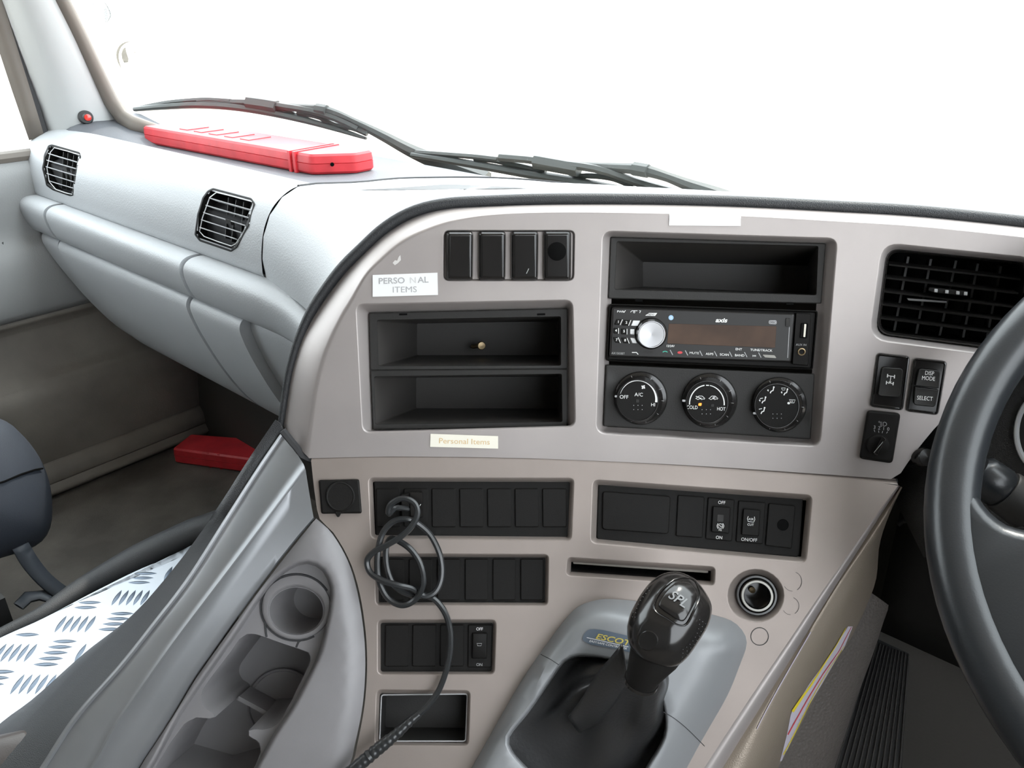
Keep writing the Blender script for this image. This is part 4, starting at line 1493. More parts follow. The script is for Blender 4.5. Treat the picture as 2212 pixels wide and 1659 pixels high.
KO = RO + 0.0121
k1 = dial((1377, 865), 43, (1384, 860), 58)
mk('fan_scale', *stroke_g(ell(*z1(360, 1075), 40, 41.5, 26, 198, 368), [0.6 + 5.0 * (i / 25) ** 1.3 for i in range(26)], UPR, KO), M['white'], k1)
for s, dx, dy, h in [('OFF', 221, 1050, 7.6), ('A/C', 368, 1026, 7.6), ('HI', 511, 1127, 7.0)]:
    mk('lettering', *text_g(s, *z1(dx, dy), h, UPR, KO, rot=2), M['white'], k1)
fx, fy = z1(413, 950)
mk('fan_mark', *merge(*[fill_g(ell(fx + 2.6 * math.cos(a), fy + 2.6 * math.sin(a), 2.4, 1.5, 12, rot=math.degrees(a) + 40), UPR, KO) for a in (0.5, 2.07, 3.64, 5.21)]), M['white'], k1)
plate('indicator', [z1(342, 1072), z1(372, 1073), z1(370, 1105), z1(340, 1104)], 1, [(0, KO - .0005), (0.5, KO + 0.0004)], UPR, M['dimgrey'], k1, n=1)
k2 = dial((1527, 869), 43.5, (1533, 865), 60)
mk('heat_scale', *merge(stroke_g(ell(*z1(1046, 1118), 37.5, 40.5, 18, 178, 262), 2.2, UPR, KO), stroke_g(ell(*z1(1046, 1118), 37.5, 40.5, 18, 280, 364), [1.6 + i * 0.06 for i in range(18)], UPR, KO), stroke_g([z1(1038, 932), z1(1066, 933)], 2, UPR, KO)), M['white'], k2)
for s, dx, dy, h in [('COLD', 899, 1153, 7.4), ('HOT', 1188, 1169, 7.4)]:
    mk('lettering', *text_g(s, *z1(dx, dy), h, UPR, KO, rot=2, wide=0.82), M['white'], k2)
for cx, m_ in ((980, 0), (1110, 1)):
    o0 = [(-46, 8), (-30, -4), (-14, -18), (18, -18), (34, -4), (46, 6), (40, 14), (26, 10), (16, 18), (6, 10), (-12, 10), (-22, 18), (-32, 12)]
    pts = [z1(cx + a, 1057 + b) for a, b in o0]
    g_ = [stroke_g(pts, 1.1, UPR, KO, True)]
    if m_:
        g_.append(stroke_g([z1(cx + a, 1057 + b) for a, b in [(20, -6), (2, -8), (-6, 0), (2, 6), (16, 4)]], 1.4, UPR, KO))
    else:
        g_.append(stroke_g([z1(cx + a, 1057 + b) for a, b in [(-44, -16), (4, 4), (14, 2)]], 1.4, UPR, KO))
    mk('airflow_mark', *merge(*g_), M['white'], k2)
plate('indicator_lit', [z1(962, 1110), z1(996, 1108), z1(990, 1138), z1(960, 1136)], 1, [(0, KO - .0005), (0.5, KO + 0.0004)], UPR, M['amber'], k2, n=1)
plate('indicator', [z1(1086, 1118), z1(1118, 1118), z1(1116, 1148), z1(1084, 1148)], 1, [(0, KO - .0005), (0.5, KO + 0.0004)], UPR, M['dimgrey'], k2, n=1)
k3 = dial((1678, 877), 46, (1683, 874), 60)


def person_mark(cx, cy, feet, face, screen=False):
    P = lambda a, b: z1(cx + a, cy + b)
    g_ = [stroke_g([P(28, -26), P(22, 0), P(4, 6), P(-6, 26)], 2.2, UPR, KO), fill_g(ell(*P(30, -34), 1.8, 1.8, 10), UPR, KO)]
    if face:
        g_.append(stroke_g([P(-34, -6), P(-22, 2)], 1.8, UPR, KO))
        g_.append(stroke_g([P(-26, -12), P(-26, 8)], 1.2, UPR, KO))
    if feet:
        g_.append(stroke_g([P(-26, -20), P(4, -26)], 1.4, UPR, KO))
    if screen:
        g_.append(stroke_g([P(-30, -46), P(10, -46), P(2, -26), P(-22, -26)], 1.0, UPR, KO, True))
    mk('outlet_mark', *merge(*g_), M['white'], k3)


person_mark(1682, 985, False, True)
person_mark(1818, 1005, False, True, True)
person_mark(1600, 1085, True, True)
person_mark(1590, 1190, True, False)
mk('outlet_mark', *merge(stroke_g([z1(1866, 1075), z1(1926, 1078), z1(1912, 1108), z1(1880, 1106)], 1.1, UPR, KO, True), stroke_g([z1(1884, 1085), z1(1886, 1100)], 1, UPR, KO), stroke_g([z1(1898, 1085), z1(1900, 1100)], 1, UPR, KO), fill_g(ell(*z1(1860, 1110), 3, 2.6, 8), UPR, KO)), M['white'], k3)
for k_, dx, dy in ((k1, 145, 1042), (k2, 817, 1085), (k3, 1522, 1210)):
    mk('pointer', *plate_g([z1(dx - 16, dy - 12), z1(dx + 18, dy - 10), z1(dx + 16, dy + 14), z1(dx - 18, dy + 10)], 1, [(0, RO + 0.006), (0.4, RO + 0.0118)], UPR, n=1), M['fadeprint'], k_)
for k_, dx, dy in ((k1, 360, 1152), (k2, 1040, 1195), (k3, 1745, 1238)):
    mk('dots', *merge(*[fill_g(ell(*z1(dx + a, dy + b), 0.9, 0.9, 6), UPR, KO) for a in (-42, 0, 42) for b in (-20, 22)]), M['fadeprint'], k_)

# ------------------------------------------------------------------ driver's side air vent
def zv(x, y):
    return (1840 + x / 5.925, 520 + y / 5.925)


VO = -0.010
dv = thing('air_vent', UPR.p(2050, 740, VO), 'large black air vent with fine grid slats beside the steering wheel', 'air vent')
vq = [(1915, 535), (2226, 566), (2196, 758), (1892, 721)]
rings = [[UPR.p(x, y, VO - 0.02) for x, y in rr(inset_poly(vq, -1), 34, 6, sub_of(vq))], [UPR.p(x, y, VO + 0.001) for x, y in rr(vq, 33, 6, sub_of(vq))], [UPR.p(x, y, VO + 0.002) for x, y in rr(inset_poly(vq, 3), 30, 6, sub_of(vq))], [UPR.p(x, y, VO - 0.001) for x, y in rr(inset_poly(vq, 7), 27, 6, sub_of(vq))]]
rings.append([v - UPR.n(2050, 640) * 0.045 for v in rings[-1]])
mk('housing', *rings_mesh(rings[:4], False, False), M['gloss'], dv, ang=35)
mk('duct', *rings_mesh(rings[3:], False, True), M['deep'], dv, ang=35)
for a, b in [((478, 292), (2160, 480)), ((448, 462), (2130, 660)), ((420, 637), (2100, 838)), ((395, 803), (2070, 1012)), ((372, 978), (2040, 1185))]:
    pa, pb = UPR.p(*zv(*a), VO - 0.003), UPR.p(*zv(*b), VO - 0.003)
    nn = UPR.n(2050, 640)
    mk('slat', *box_g((pa + pb) / 2 - nn * 0.006, (pb - pa) / 2, nn * 0.007 - UP * 0.001, UP * 0.0007), M['black'], dv)
for a, b in [((725, 205), (545, 1150)), ((1015, 235), (825, 1190)), ((1335, 255), (1125, 1215)), ((1615, 295), (1425, 1240)), ((1910, 330), (1725, 1270))]:
    pa, pb = UPR.p(*zv(*a), VO - 0.014), UPR.p(*zv(*b), VO - 0.014)
    mk('louvre', *box_g((pa + pb) / 2 - nn * 0.008, (pb - pa) / 2, nn * 0.008, Vector((0.0010, 0, 0))), M['dimgrey'], dv)
plate('vane_grip', [zv(985, 590), zv(1490, 645), zv(1480, 715), zv(1040, 665), zv(975, 640)], 3, [(0, VO - 0.012), (0, VO + 0.002), (1.5, VO + 0.004)], UPR, M['black'], dv, n=3)
for dx in (1078, 1218, 1358, 1458):
    plate('grip_rib', [zv(dx - 26, 612 + (dx - 1078) * .1), zv(dx + 26, 616 + (dx - 1078) * .1), zv(dx + 22, 668 + (dx - 1078) * .1), zv(dx - 30, 664 + (dx - 1078) * .1)], 2, [(0, VO), (0.6, VO + 0.0052), (1.6, VO + 0.0058)], UPR, M['dimprint'], dv, n=2)
plate('vane_lever', [zv(700, 732), zv(1222, 768), zv(1215, 800), zv(720, 768)], 2, [(0, VO - 0.02), (0, VO - 0.006), (1, VO - 0.005)], UPR, M['vane'], dv, n=2)

# ------------------------------------------------------------------ three switches beside the wheel
def z5(x, y):
    return (1840 + x / 5.183, 740 + y / 5.183)


GP = [(0.5, -0.006), (0.5, 0.001), (2, 0.0028), (4, 0.0030), (6, 0.0020), (7, 0.0018)]
sw = thing('diff_lock_switch', UPR.p(1914, 885), 'glossy black switch with white axle symbol, top left of three', 'switch')
plate('bezel', H['sw1'][0], 10, GP, UPR, M['gloss'], sw, ang=25)
rk = plate('rocker', [z5(335, 273), z5(577, 290), z5(542, 617), z5(288, 600)], 8, [(0, 0.001), (0.5, 0.0045), (2, 0.0052), (3, 0.0050)], UPR, M['dimgrey'], sw)
ax0 = z5(432, 415)
mk('axle_mark', *merge(*[stroke_g([z5(*a), z5(*b)], w, UPR, 0.0053) for a, b, w in [((402, 352), (398, 390), 2.2), ((480, 362), (476, 402), 2.2), ((400, 370), (478, 382), 1.6), ((438, 378), (428, 448), 1.6), ((390, 430), (386, 468), 2.2), ((466, 442), (461, 478), 2.2), ((392, 446), (416, 452), 1.4), ((444, 456), (462, 460), 1.4), ((414, 436), (444, 462), 1.4), ((444, 438), (412, 460), 1.4)]]), M['white'], rk)
sw = thing('display_mode_switch', UPR.p(1990, 892), 'glossy black double switch lettered DISP MODE and SELECT', 'switch')
plate('bezel', H['sw2'][0], 10, GP, UPR, M['gloss'], sw, ang=25)
b1 = plate('button', [z5(752, 288), z5(992, 315), z5(975, 514), z5(708, 484)], [8, 8, 2, 2], [(0, 0.001), (0.5, 0.0045), (2, 0.0052), (3, 0.0050)], UPR, M['dimgrey'], sw)
b2 = plate('button', [z5(706, 496), z5(972, 526), z5(936, 724), z5(688, 700)], [2, 2, 8, 8], [(0, 0.001), (0.5, 0.0045), (2, 0.0052), (3, 0.0050)], UPR, M['dimgrey'], sw)
mk('lettering', *text_g('DISP', *z5(870, 345), 8.6, UPR, 0.0054, rot=5, wide=0.82), M['white'], b1)
mk('lettering', *text_g('MODE', *z5(858, 403), 8.6, UPR, 0.0054, rot=5, wide=0.82), M['white'], b1)
mk('lettering', *text_g('SELECT', *z5(818, 626), 8.6, UPR, 0.0054, rot=5, wide=0.85), M['white'], b2)
sw = thing('headlamp_level_switch', UPR.p(1892, 998), 'black rotary headlamp level switch numbered 3 2 1 0', 'switch')
bd = plate('body', H['sw3'][0], 10, [(0.5, -0.006), (0.5, 0.002), (2, 0.005), (5, 0.0065), (7, 0.0066)], UPR, M['black'], sw)
for s, dx, dy in [('3', 255, 950), ('2', 306, 958), ('1', 357, 964), ('0', 408, 970)]:
    mk('lettering', *text_g(s, *z5(dx, dy), 7.2, UPR, 0.0069, rot=5), M['dimprint'], bd)
mk('scale_marks', *merge(*[stroke_g([z5(*a), z5(*b)], 1.1, UPR, 0.0069) for a, b in [((250, 975), (258, 1000)), ((300, 985), (304, 1010)), ((346, 990), (340, 1014)), ((402, 996), (388, 1016))]]), M['dimprint'], bd)
mk('lamp_mark', *merge(stroke_g(ell(*z5(362, 913), 5.5, 4.2, 14, -100, 100), 1.0, UPR, 0.0069), stroke_g([z5(352, 892), z5(350, 934)], 1, UPR, 0.0069), *[stroke_g([z5(338, y_), z5(318, y_ + 6)], 1, UPR, 0.0069) for y_ in (890, 905, 920, 935)], stroke_g(ell(*z5(308, 888), 1.4, 1.6, 8), 0.6, UPR, 0.0069, True)), M['dimprint'], bd)
kc = UPR.p(*z5(288, 1145), 0.0066)
kn = UPR.n(1896, 960)
R_ = px2m(UPR, 1896, 960, 1)
lathe('rotary_dial', kc, kn, [(23 * R_, 0), (22 * R_, 0.002), (20 * R_, 0.0025), (0, 0.0025)], M['black'], sw, 32)
o = plate('pointer_bar', [z5(338, 1030), z5(395, 1075), z5(290, 1270), z5(235, 1240)], 4, [(0, 0.0085), (0.5, 0.014), (3, 0.0155)], UPR, M['gloss'], sw)
mk('pointer_line', *stroke_g([z5(350, 1110), z5(248, 1232)], 1.0, UPR, 0.0158), M['dimprint'], o)

# ------------------------------------------------------------------ switch rows of the lower console
def row(name, hole, baseQ, label, off=-0.009):
    t = thing(name, LOW.p(*lerpq(baseQ, .5, 1), off), label, 'switch panel')
    plate('base_plate', baseQ, 8, [(0, off - 0.004), (0, off - 0.0005), (1.5, off), (3, off)], LOW, M['black'], t, n=3)
    return t


def tile(t, Q, off=-0.009, h=0.0022, mt='black', name='switch_blank', r=4):
    return plate(name, Q, r, [(0, off - 0.0005), (0.4, off + h * 0.6), (2.2, off + h), (3.2, off + h)], LOW, M[mt], t, n=3, ang=25)


def edge_marks(t, Q, off=-0.0066):
    pass


r1 = row('switch_panel', 'row1', [(808, 1032), (1234, 1033), (1230, 1163), (812, 1160)], 'black panel of seven switch blanks with the cable plugged in', -0.009)
for i, x in enumerate((812, 872, 932, 992, 1052, 1111.5, 1171)):
    if i == 1:
        tile(r1, [(x, 1055), (x + 53, 1055), (x + 52, 1138), (x, 1138)])
        continue
    tile(r1, [(x, 1055), (x + 53, 1055), (x + 53.5, 1139), (x + 1, 1139)])
r2_ = row('switch_panel', 'row2', [(814, 1199), (1181, 1201), (1179, 1303), (816, 1302)], 'black panel of six switch blanks behind the cable loops', -0.009)
for x in (823, 883, 944, 1004, 1064, 1124):
    tile(r2_, [(x, 1207), (x + 51, 1207), (x + 50, 1297), (x, 1297)])
r3_ = row('switch_panel', 'row3', [(820, 1342), (1068, 1342), (1065, 1453), (820, 1453)], 'short black panel with three blanks and one OFF ON rocker', -0.009)
for x in (832, 891, 951):
    tile(r3_, [(x, 1349), (x + 52, 1349), (x + 51, 1440), (x - 1, 1440)])
s_ = tile(r3_, [(1011, 1349), (1064, 1349), (1062, 1442), (1010, 1442)], name='rocker_switch')


def zl(x, y):
    return (650 + x / 2.34, 950 + y / 2.34)


rk = plate('rocker', [(1020, 1367), (1053, 1367), (1052, 1423), (1019, 1423)], 3, [(0, -0.008), (0.4, -0.004), (2, -0.0025), (3, -0.0022)], LOW, M['black'], s_, n=3)
mk('lettering', *text_g('OFF', 1036, 1359, 6.2, LOW, -0.0066, rot=0, wide=0.95), M['white'], s_)
mk('lettering', *text_g('ON', 1035.5, 1436, 6.2, LOW, -0.0066, rot=0, wide=0.95), M['dimprint'], s_)
mk('trailer_mark', *stroke_g([(1030, 1390), (1041, 1390), (1039, 1395), (1032, 1395)], 1, LOW, -0.0019, True), M['dimprint'], rk)


def z6(x, y):
    return (1260 + x / 4.254, 1000 + y / 4.254)


rr_ = row('switch_panel', 'rowr', [(1293, 1038), (1735, 1072), (1726, 1204), (1289, 1166)], 'black panel with ASR CUT and MS brake switches under the climate dials', -0.010)
tile(rr_, [z6(178, 258), z6(805, 305), z6(785, 655), z6(172, 612)], -0.010, 0.003, r=7)
tile(rr_, [z6(868, 293), z6(1116, 310), z6(1097, 690), z6(848, 674)], -0.010)
s1 = tile(rr_, [z6(1145, 313), z6(1392, 337), z6(1368, 722), z6(1120, 700)], -0.010, name='rocker_switch')
s2 = tile(rr_, [z6(1425, 343), z6(1677, 362), z6(1650, 748), z6(1400, 726)], -0.010, name='rocker_switch')
s3 = tile(rr_, [z6(1703, 368), z6(1952, 392), z6(1917, 790), z6(1670, 760)], -0.010, 0.003)
mk('round_hole', *plate_g(ell(*z6(1835, 570), 12.5, 12.5, 26), 0.6, [(0, -0.0069), (0, -0.0064), (1.0, -0.0066), (1.2, -0.0068)], LOW, n=1), M['deep'], s3)
k_ = plate('rocker', [z6(1190, 395), z6(1356, 408), z6(1340, 650), z6(1176, 636)], 3, [(0, -0.009), (0.4, -0.005), (2, -0.0035), (3, -0.0035)], LOW, M['black'], s1, n=3)
plate('window', [z6(1232, 472), z6(1292, 476), z6(1288, 545), z6(1228, 540)], 2, [(0, -0.0036), (0.5, -0.0030)], LOW, M['dimgrey'], k_, n=2)
mk('brake_mark', *merge(stroke_g(ell(*z6(1260, 580), 5, 5, 16), 1.0, LOW, -0.0029, True), stroke_g(ell(*z6(1260, 580), 7.4, 7.4, 8, 130, 230), 1.0, LOW, -0.0029), stroke_g(ell(*z6(1260, 580), 7.4, 7.4, 8, -50, 50), 1.0, LOW, -0.0029), stroke_g([z6(1250, 572), z6(1262, 584), z6(1274, 582)], 1.2, LOW, -0.0029)), M['white'], k_)
mk('lettering', *text_g('MS', *z6(1258, 618), 3.8, LOW, -0.0029, rot=5), M['white'], k_)
mk('lettering', *text_g('OFF', *z6(1272, 365), 7.0, LOW, -0.0074, rot=4, wide=0.9), M['white'], s1)
mk('lettering', *text_g('ON', *z6(1248, 687), 7.0, LOW, -0.0074, rot=4, wide=0.9), M['white'], s1)
k_ = plate('rocker', [z6(1470, 418), z6(1630, 432), z6(1614, 676), z6(1452, 662)], 3, [(0, -0.009), (0.4, -0.005), (2, -0.0035), (3, -0.0035)], LOW, M['black'], s2, n=3)
mk('lettering', *text_g('ASR', *z6(1541, 518), 4.6, LOW, -0.0032, rot=4), M['white'], k_)
mk('lettering', *text_g('CUT', *z6(1537, 568), 4.8, LOW, -0.0032, rot=4), M['white'], k_)
mk('tyre_mark', *merge(stroke_g([z6(1516, 490), z6(1508, 512), z6(1514, 538), z6(1566, 544), z6(1577, 520), z6(1572, 494)], 1.1, LOW, -0.0032)), M['white'], k_)
mk('lettering', *text_g('ON/OFF', *z6(1524, 707), 7.0, LOW, -0.0074, rot=4, wide=0.95), M['white'], s2)

# card slot and cubby belong to the console
o = plate('card_slot', [(1233, 1208), (1537, 1228), (1536, 1257), (1232, 1236)], 6, [(0, -0.009), (0.5, -0.011), (1, -0.060, -0.011)], LOW, M['black_in'], con, ang=30)
plate('slot_sheen', [(1238, 1210), (1530, 1230), (1530, 1238), (1238, 1218)], 2, [(0, -0.014), (0.5, -0.013)], LOW, M['brown_grey'], con, n=2)  # brown reflection along the slot's top, put in as a coloured strip
o = plate('cubby_tray', [(820, 1498), (1009, 1500), (1005, 1604), (816, 1603)], 8, [(0, -0.009), (1, -0.0085), (2, -0.0095), (3, -0.045, -0.0095)], LOW, M['dimgrey'], con, ang=30)
mk('cubby_rim', *tube_g([LOW.p(x, y, -0.0078) for x, y in (lambda P: P + P[:1])(rr([(824, 1501), (1010, 1499), (1006, 1601), (820, 1601)], 6, 4))], 0.0006, 5), M['fadeprint'], con)

# ------------------------------------------------------------------ sockets
st = thing('accessory_socket', LOW.p(735, 1108), 'square black socket cover with round cap at the console corner', 'socket')
plate('cover_plate', [(688, 1037), (776, 1035), (782, 1109), (694, 1110)], 5, [(0, -0.004), (0, 0.003), (2, 0.005), (4, 0.0055)], LOW, M['black'], st, n=3)
mk('round_cap', *plate_g(ell(735, 1073, 32, 33, 32), 0.6, [(0, 0.005), (0.4, 0.008), (3, 0.0090), (5, 0.0086)], LOW, n=1), M['black'], st)
plate('pull_tab', [(722, 1104), (739, 1104), (733, 1117), (728, 1117)], 3, [(0, 0.003), (0.5, 0.007), (1.5, 0.008)], LOW, M['black'], st, n=3)
lt = thing('lighter_socket', LOW.p(1634, 1320), 'round lighter socket with bright metal ring beside the gear knob', 'socket')
ln = LOW.n(1634, 1284)
lcp = LOW.p(1634, 1285, -0.008)
LR = px2m(LOW, 1634, 1284, 1)
lathe('black_bezel', lcp, ln, [(45 * LR, -0.008), (44 * LR, 0.001), (42 * LR, 0.003), (38 * LR, 0.003), (36 * LR, 0.0015), (35 * LR, 0.002)], M['gloss'], lt, 40).data
lathe('metal_ring', lcp, ln, [(36 * LR, 0.0), (35 * LR, 0.0045), (33 * LR, 0.0058), (28.5 * LR, 0.0058), (27 * LR, 0.004)], M['chrome'], lt, 40)
lathe('barrel', lcp, ln, [(27.2 * LR, 0.0042), (26.5 * LR, -0.002), (26 * LR, -0.030), (0, -0.030)], M['gloss'], lt, 32)
mk('contact_pin', *lathe_g(lcp - ln * 0.029, ln, [(7 * LR, 0), (7 * LR, 0.004), (0, 0.005)], 12), M['brass'], lt)

# ------------------------------------------------------------------ labels and scuffs
def sticker(Q, label, mt, surf):
    t = thing('label_sticker', surf.p(*lerpq(Q, .5, 1)), label, 'label')
    nu, nv_ = 14, 5
    V = [surf.p(*lerpq(Q, i / nu, j / nv_), 0.0007) for j in range(nv_ + 1) for i in range(nu + 1)]
    Fc = [(j * (nu + 1) + i, j * (nu + 1) + i + 1, (j + 1) * (nu + 1) + i + 1, (j + 1) * (nu + 1) + i) for j in range(nv_) for i in range(nu)]
    o = mk('paper', V, Fc, M[mt], t, smooth=False)
    thick(o, 0.0003)
    return t


s = sticker([(805, 594), (945, 589), (946, 637), (805, 641)], 'white label with faded capitals PERSONAL ITEMS', 'paper', FASM)
mk('lettering', *text_g('PERSO', 846, 607, 12.5, FASM, 0.0012, rot=-1.5, wide=1.10, bold=0.015), M['fadeprint'], s)
mk('faded_letter', *text_g('N', 892, 606, 12.5, FASM, 0.0012, rot=-1.5, wide=1.10, bold=0.01), M['ghostprint'], s)
mk('lettering', *text_g('AL', 914, 605, 12.5, FASM, 0.0012, rot=-1.5, wide=1.10, bold=0.015), M['fadeprint'], s)
mk('lettering', *text_g('ITEMS', 874, 626, 12.5, FASM, 0.0012, rot=-1, wide=1.15, bold=0.015), M['fadeprint'], s)
s = sticker([(930, 937), (1076, 942), (1076, 969), (929, 965)], 'cream label reading Personal Items in faded tan letters', 'cream', FASM)
mk('lettering', *text_g('Personal Items', 1003, 954, 11.5, FASM, 0.0012, rot=1.5, wide=1.12), M['tanprint'], s)
sticker([(1446, 460), (1600, 462), (1600, 488), (1445, 487)], 'blank white label on the silver rim above the radio', 'paper', FASM)
mk('scuff_mark', *fill_g([(848, 568), (853, 562), (858, 563), (861, 555), (865, 551), (866, 562), (860, 568), (853, 573)], FASM, 0.0004), M['scuff'], fas)

# ------------------------------------------------------------------ coiled cable
cab = [(880, 1098), (864, 1080), (842, 1088), (832, 1112), (842, 1132), (868, 1142), (893, 1125), (902, 1104), (896, 1084), (872, 1077), (850, 1090), (846, 1115)]
PATH = [(884, 1096, -.002), (868, 1079, .006), (846, 1086, .010), (833, 1108, .010), (836, 1120, .006)]
loop = [((545, 345), .000), ((520, 305), .010), ((470, 310), .014), ((432, 355), .012), ((428, 395), .006), ((450, 420), .004)]
Z = lambda p: zl(*p)
path = [((545, 350), -.006), ((480, 345), .004), ((445, 375), .010), ((452, 330), .013), ((510, 297), .016), ((572, 318), .018), ((590, 375), .019), ((558, 440), .020), ((505, 490), .020), ((440, 530), .018), ((372, 565), .015), ((335, 610), .012), ((352, 672), .012), ((415, 712), .016), ((490, 735), .018), ((562, 752), .014), ((625, 790), .012),
        ((682, 765), .011), ((712, 690), .010), ((705, 590), .010), ((660, 490), .010), ((600, 430), .012), ((540, 402), .016), ((470, 412), .014), ((412, 475), .013), ((387, 590), .013), ((395, 710), .010), ((440, 800), .009), ((510, 836), .010), ((578, 808), .014), ((618, 730), .019), ((606, 635), .020), ((560, 560), .017), ((500, 515), .012), ((452, 500), .009), ((430, 560), .008), ((438, 660), .008), ((480, 745), .008), ((560, 785), .008), ((640, 790), .008),
        ((690, 820), .007), ((738, 895), .006), ((757, 1000), .006), ((746, 1120), .007), ((705, 1250), .008), ((645, 1340), .011), ((590, 1392), .014)]
pts3 = [tuple(LOW.p(*zl(*p), o + 0.004)) for p, o in path]
cbl = thing('charging_cable', LOW.p(*zl(560, 800)), 'black coiled cable hanging in loops from the switch panel', 'cable')
mk('lead', *tube_g([Vector(v) for v in curve(pts3, 420)], 0.00275, 8), M['cable'], cbl)
tail = [((598, 1385), .014), ((545, 1430), .016), ((480, 1490), .018), ((370, 1580), .020), ((270, 1665), .022), ((200, 1720), .024)]
tp = curve([tuple(LOW.p(*zl(*p), o + 0.004)) for p, o in tail], 60)
random.seed(4)
mk('taped_splice', *tube_g([Vector(v) for v in tp], [0.0034 + 0.0022 * min(1, i / 30) + 0.0006 * math.sin(i * 1.7) * random.random() for i in range(60)], 9), M['cable'], cbl)
plate('plug', [(884, 1062), (914, 1062), (914, 1118), (886, 1118)], 3, [(0, -0.008), (0, 0.000), (1.5, 0.002)], LOW, M['gloss'], cbl, n=3)
plate('plug_mouth', [(866, 1068), (890, 1062), (892, 1122), (868, 1128)], 4, [(0, -0.008), (0, -0.002), (1.5, 0.000)], LOW, M['black'], cbl, n=3)
mk('plug_print', *stroke_g([(903, 1090), (906, 1094), (909, 1089)], 1.0, LOW, 0.0024), M['white'], cbl)

# ------------------------------------------------------------------ gear lever surround
def z7(x, y):
    return (1000 + x / 3.16, 1150 + y / 3.16)


HO = [(960, 1760), (1019, 1659), (1076, 1558), (1127, 1470), (1177, 1397), (1222, 1337), (1250, 1310), (1285, 1297), (1320, 1294), (1380, 1299), (1450, 1311), (1530, 1326), (1580, 1341), (1605, 1364), (1613, 1392), (1598, 1437), (1570, 1505), (1519, 1594), (1480, 1665), (1420, 1770)]
ho = curve(HO, 90) + [(1300, 1775), (1150, 1775)]
BH = [(1207, 1442), (1222, 1426), (1246, 1417), (1285, 1419), (1330, 1428), (1375, 1444), (1408, 1470), (1432, 1520), (1436, 1585), (1405, 1645), (1365, 1700), (1280, 1730), (1190, 1715), (1136, 1658), (1108, 1627), (1097, 1602), (1106, 1580), (1142, 1536), (1188, 1470)]
bh = curve(BH + BH[:1], 61)[:-1]
bho = offset_poly(bh, -7)


def crown2(x, y):
    d = dist_poly(ho, x, y)
    wdt = 34 + 50 * max(0, min(1, (x - 1250 - (y - 1300) * -0.35) / 250))
    t = min(1, d / wdt)
    return 0.001 + 0.034 * (1 - (1 - t) ** 2.0)


hs = thing('gear_lever_surround', LOW.p(1250, 1655), 'raised smooth grey surround around the gear lever boot with badge', 'gear surround')
sh = sheet_g(ho, [bho], LOW, 22, 0, crown2)
rg = rings_mesh([[LOW.p(x, y, crown2(x, y)) for x, y in bho], [LOW.p(x, y, crown2(*bho[i]) - 0.0005) for i, (x, y) in enumerate(offset_poly(bh, -4))], [LOW.p(x, y, crown2(*bho[i]) - 0.003) for i, (x, y) in enumerate(offset_poly(bh, -1))], [LOW.p(x, y, crown2(*bho[i]) - 0.012) for i, (x, y) in enumerate(bh)], [LOW.p(x, y, 0.0) for i, (x, y) in enumerate(offset_poly(bh, 3))]], False, False)
eg = rings_mesh([[LOW.p(x, y, crown2(x, y)) for x, y in ho], [LOW.p(x, y, -0.006) for x, y in ho]], False, False)
V, Fc = weld(*merge(sh, rg, eg), 2e-5)
mk('surround_shell', V, Fc, M['gear_grey'], hs, ang=60)


class Crown:
    def p(self, x, y, off=0.0):
        return LOW.p(x, y, crown2(x, y) + off)

    def n(self, x, y, off=0.0):
        return LOW.n(x, y)


CRS = Crown()
mk('split_line', *stroke_g(resample([z7(530, 832), z7(600, 868), z7(655, 905)], 8), 1.6, CRS, 0.0006), M['seam'], hs)
mk('split_line', *stroke_g(resample(catmull([z7(1370, 1226), z7(1450, 1275), z7(1540, 1350), z7(1650, 1460)], 6), 16), 1.6, CRS, 0.0006), M['seam'], hs)
bdg = [z7(850, 655), z7(960, 668), z7(1120, 705), z7(1230, 735), z7(1225, 840), z7(1040, 795), z7(870, 765), z7(805, 735)]
b_ = mk('badge', *merge(fill_g(rr(bdg, [14, 4, 4, 6, 6, 4, 4, 12], 3), CRS, 0.0012)), M['badge'], hs)
mk('badge_lettering', *text_g('ESCOT', *z7(1020, 733), 11.5, CRS, 0.0018, rot=12, wide=1.45, shear=0.25, bold=0.02), M['goldprint'], b_)
mk('badge_lettering', *text_g('EASY/SAFE CONTROLLER', *z7(990, 768), 4.6, CRS, 0.0018, rot=12, wide=1.1, shear=0.2), M['white'], b_)
mk('badge_rule', *stroke_g([z7(845, 718), z7(1130, 782)], 1.2, CRS, 0.0018), M['white'], b_)
# small dark switch ahead of the surround at the frame edge
ts = thing('toggle_switch', LOW.p(1070, 1665), 'small black switch cut off by the bottom edge beside the gear surround', 'switch')
plate('switch_body', [(1060, 1652), (1072, 1645), (1105, 1672), (1095, 1700), (1050, 1690)], 6, [(0, 0.0), (0, 0.030), (2, 0.033)], LOW, M['gloss'], ts, n=3)

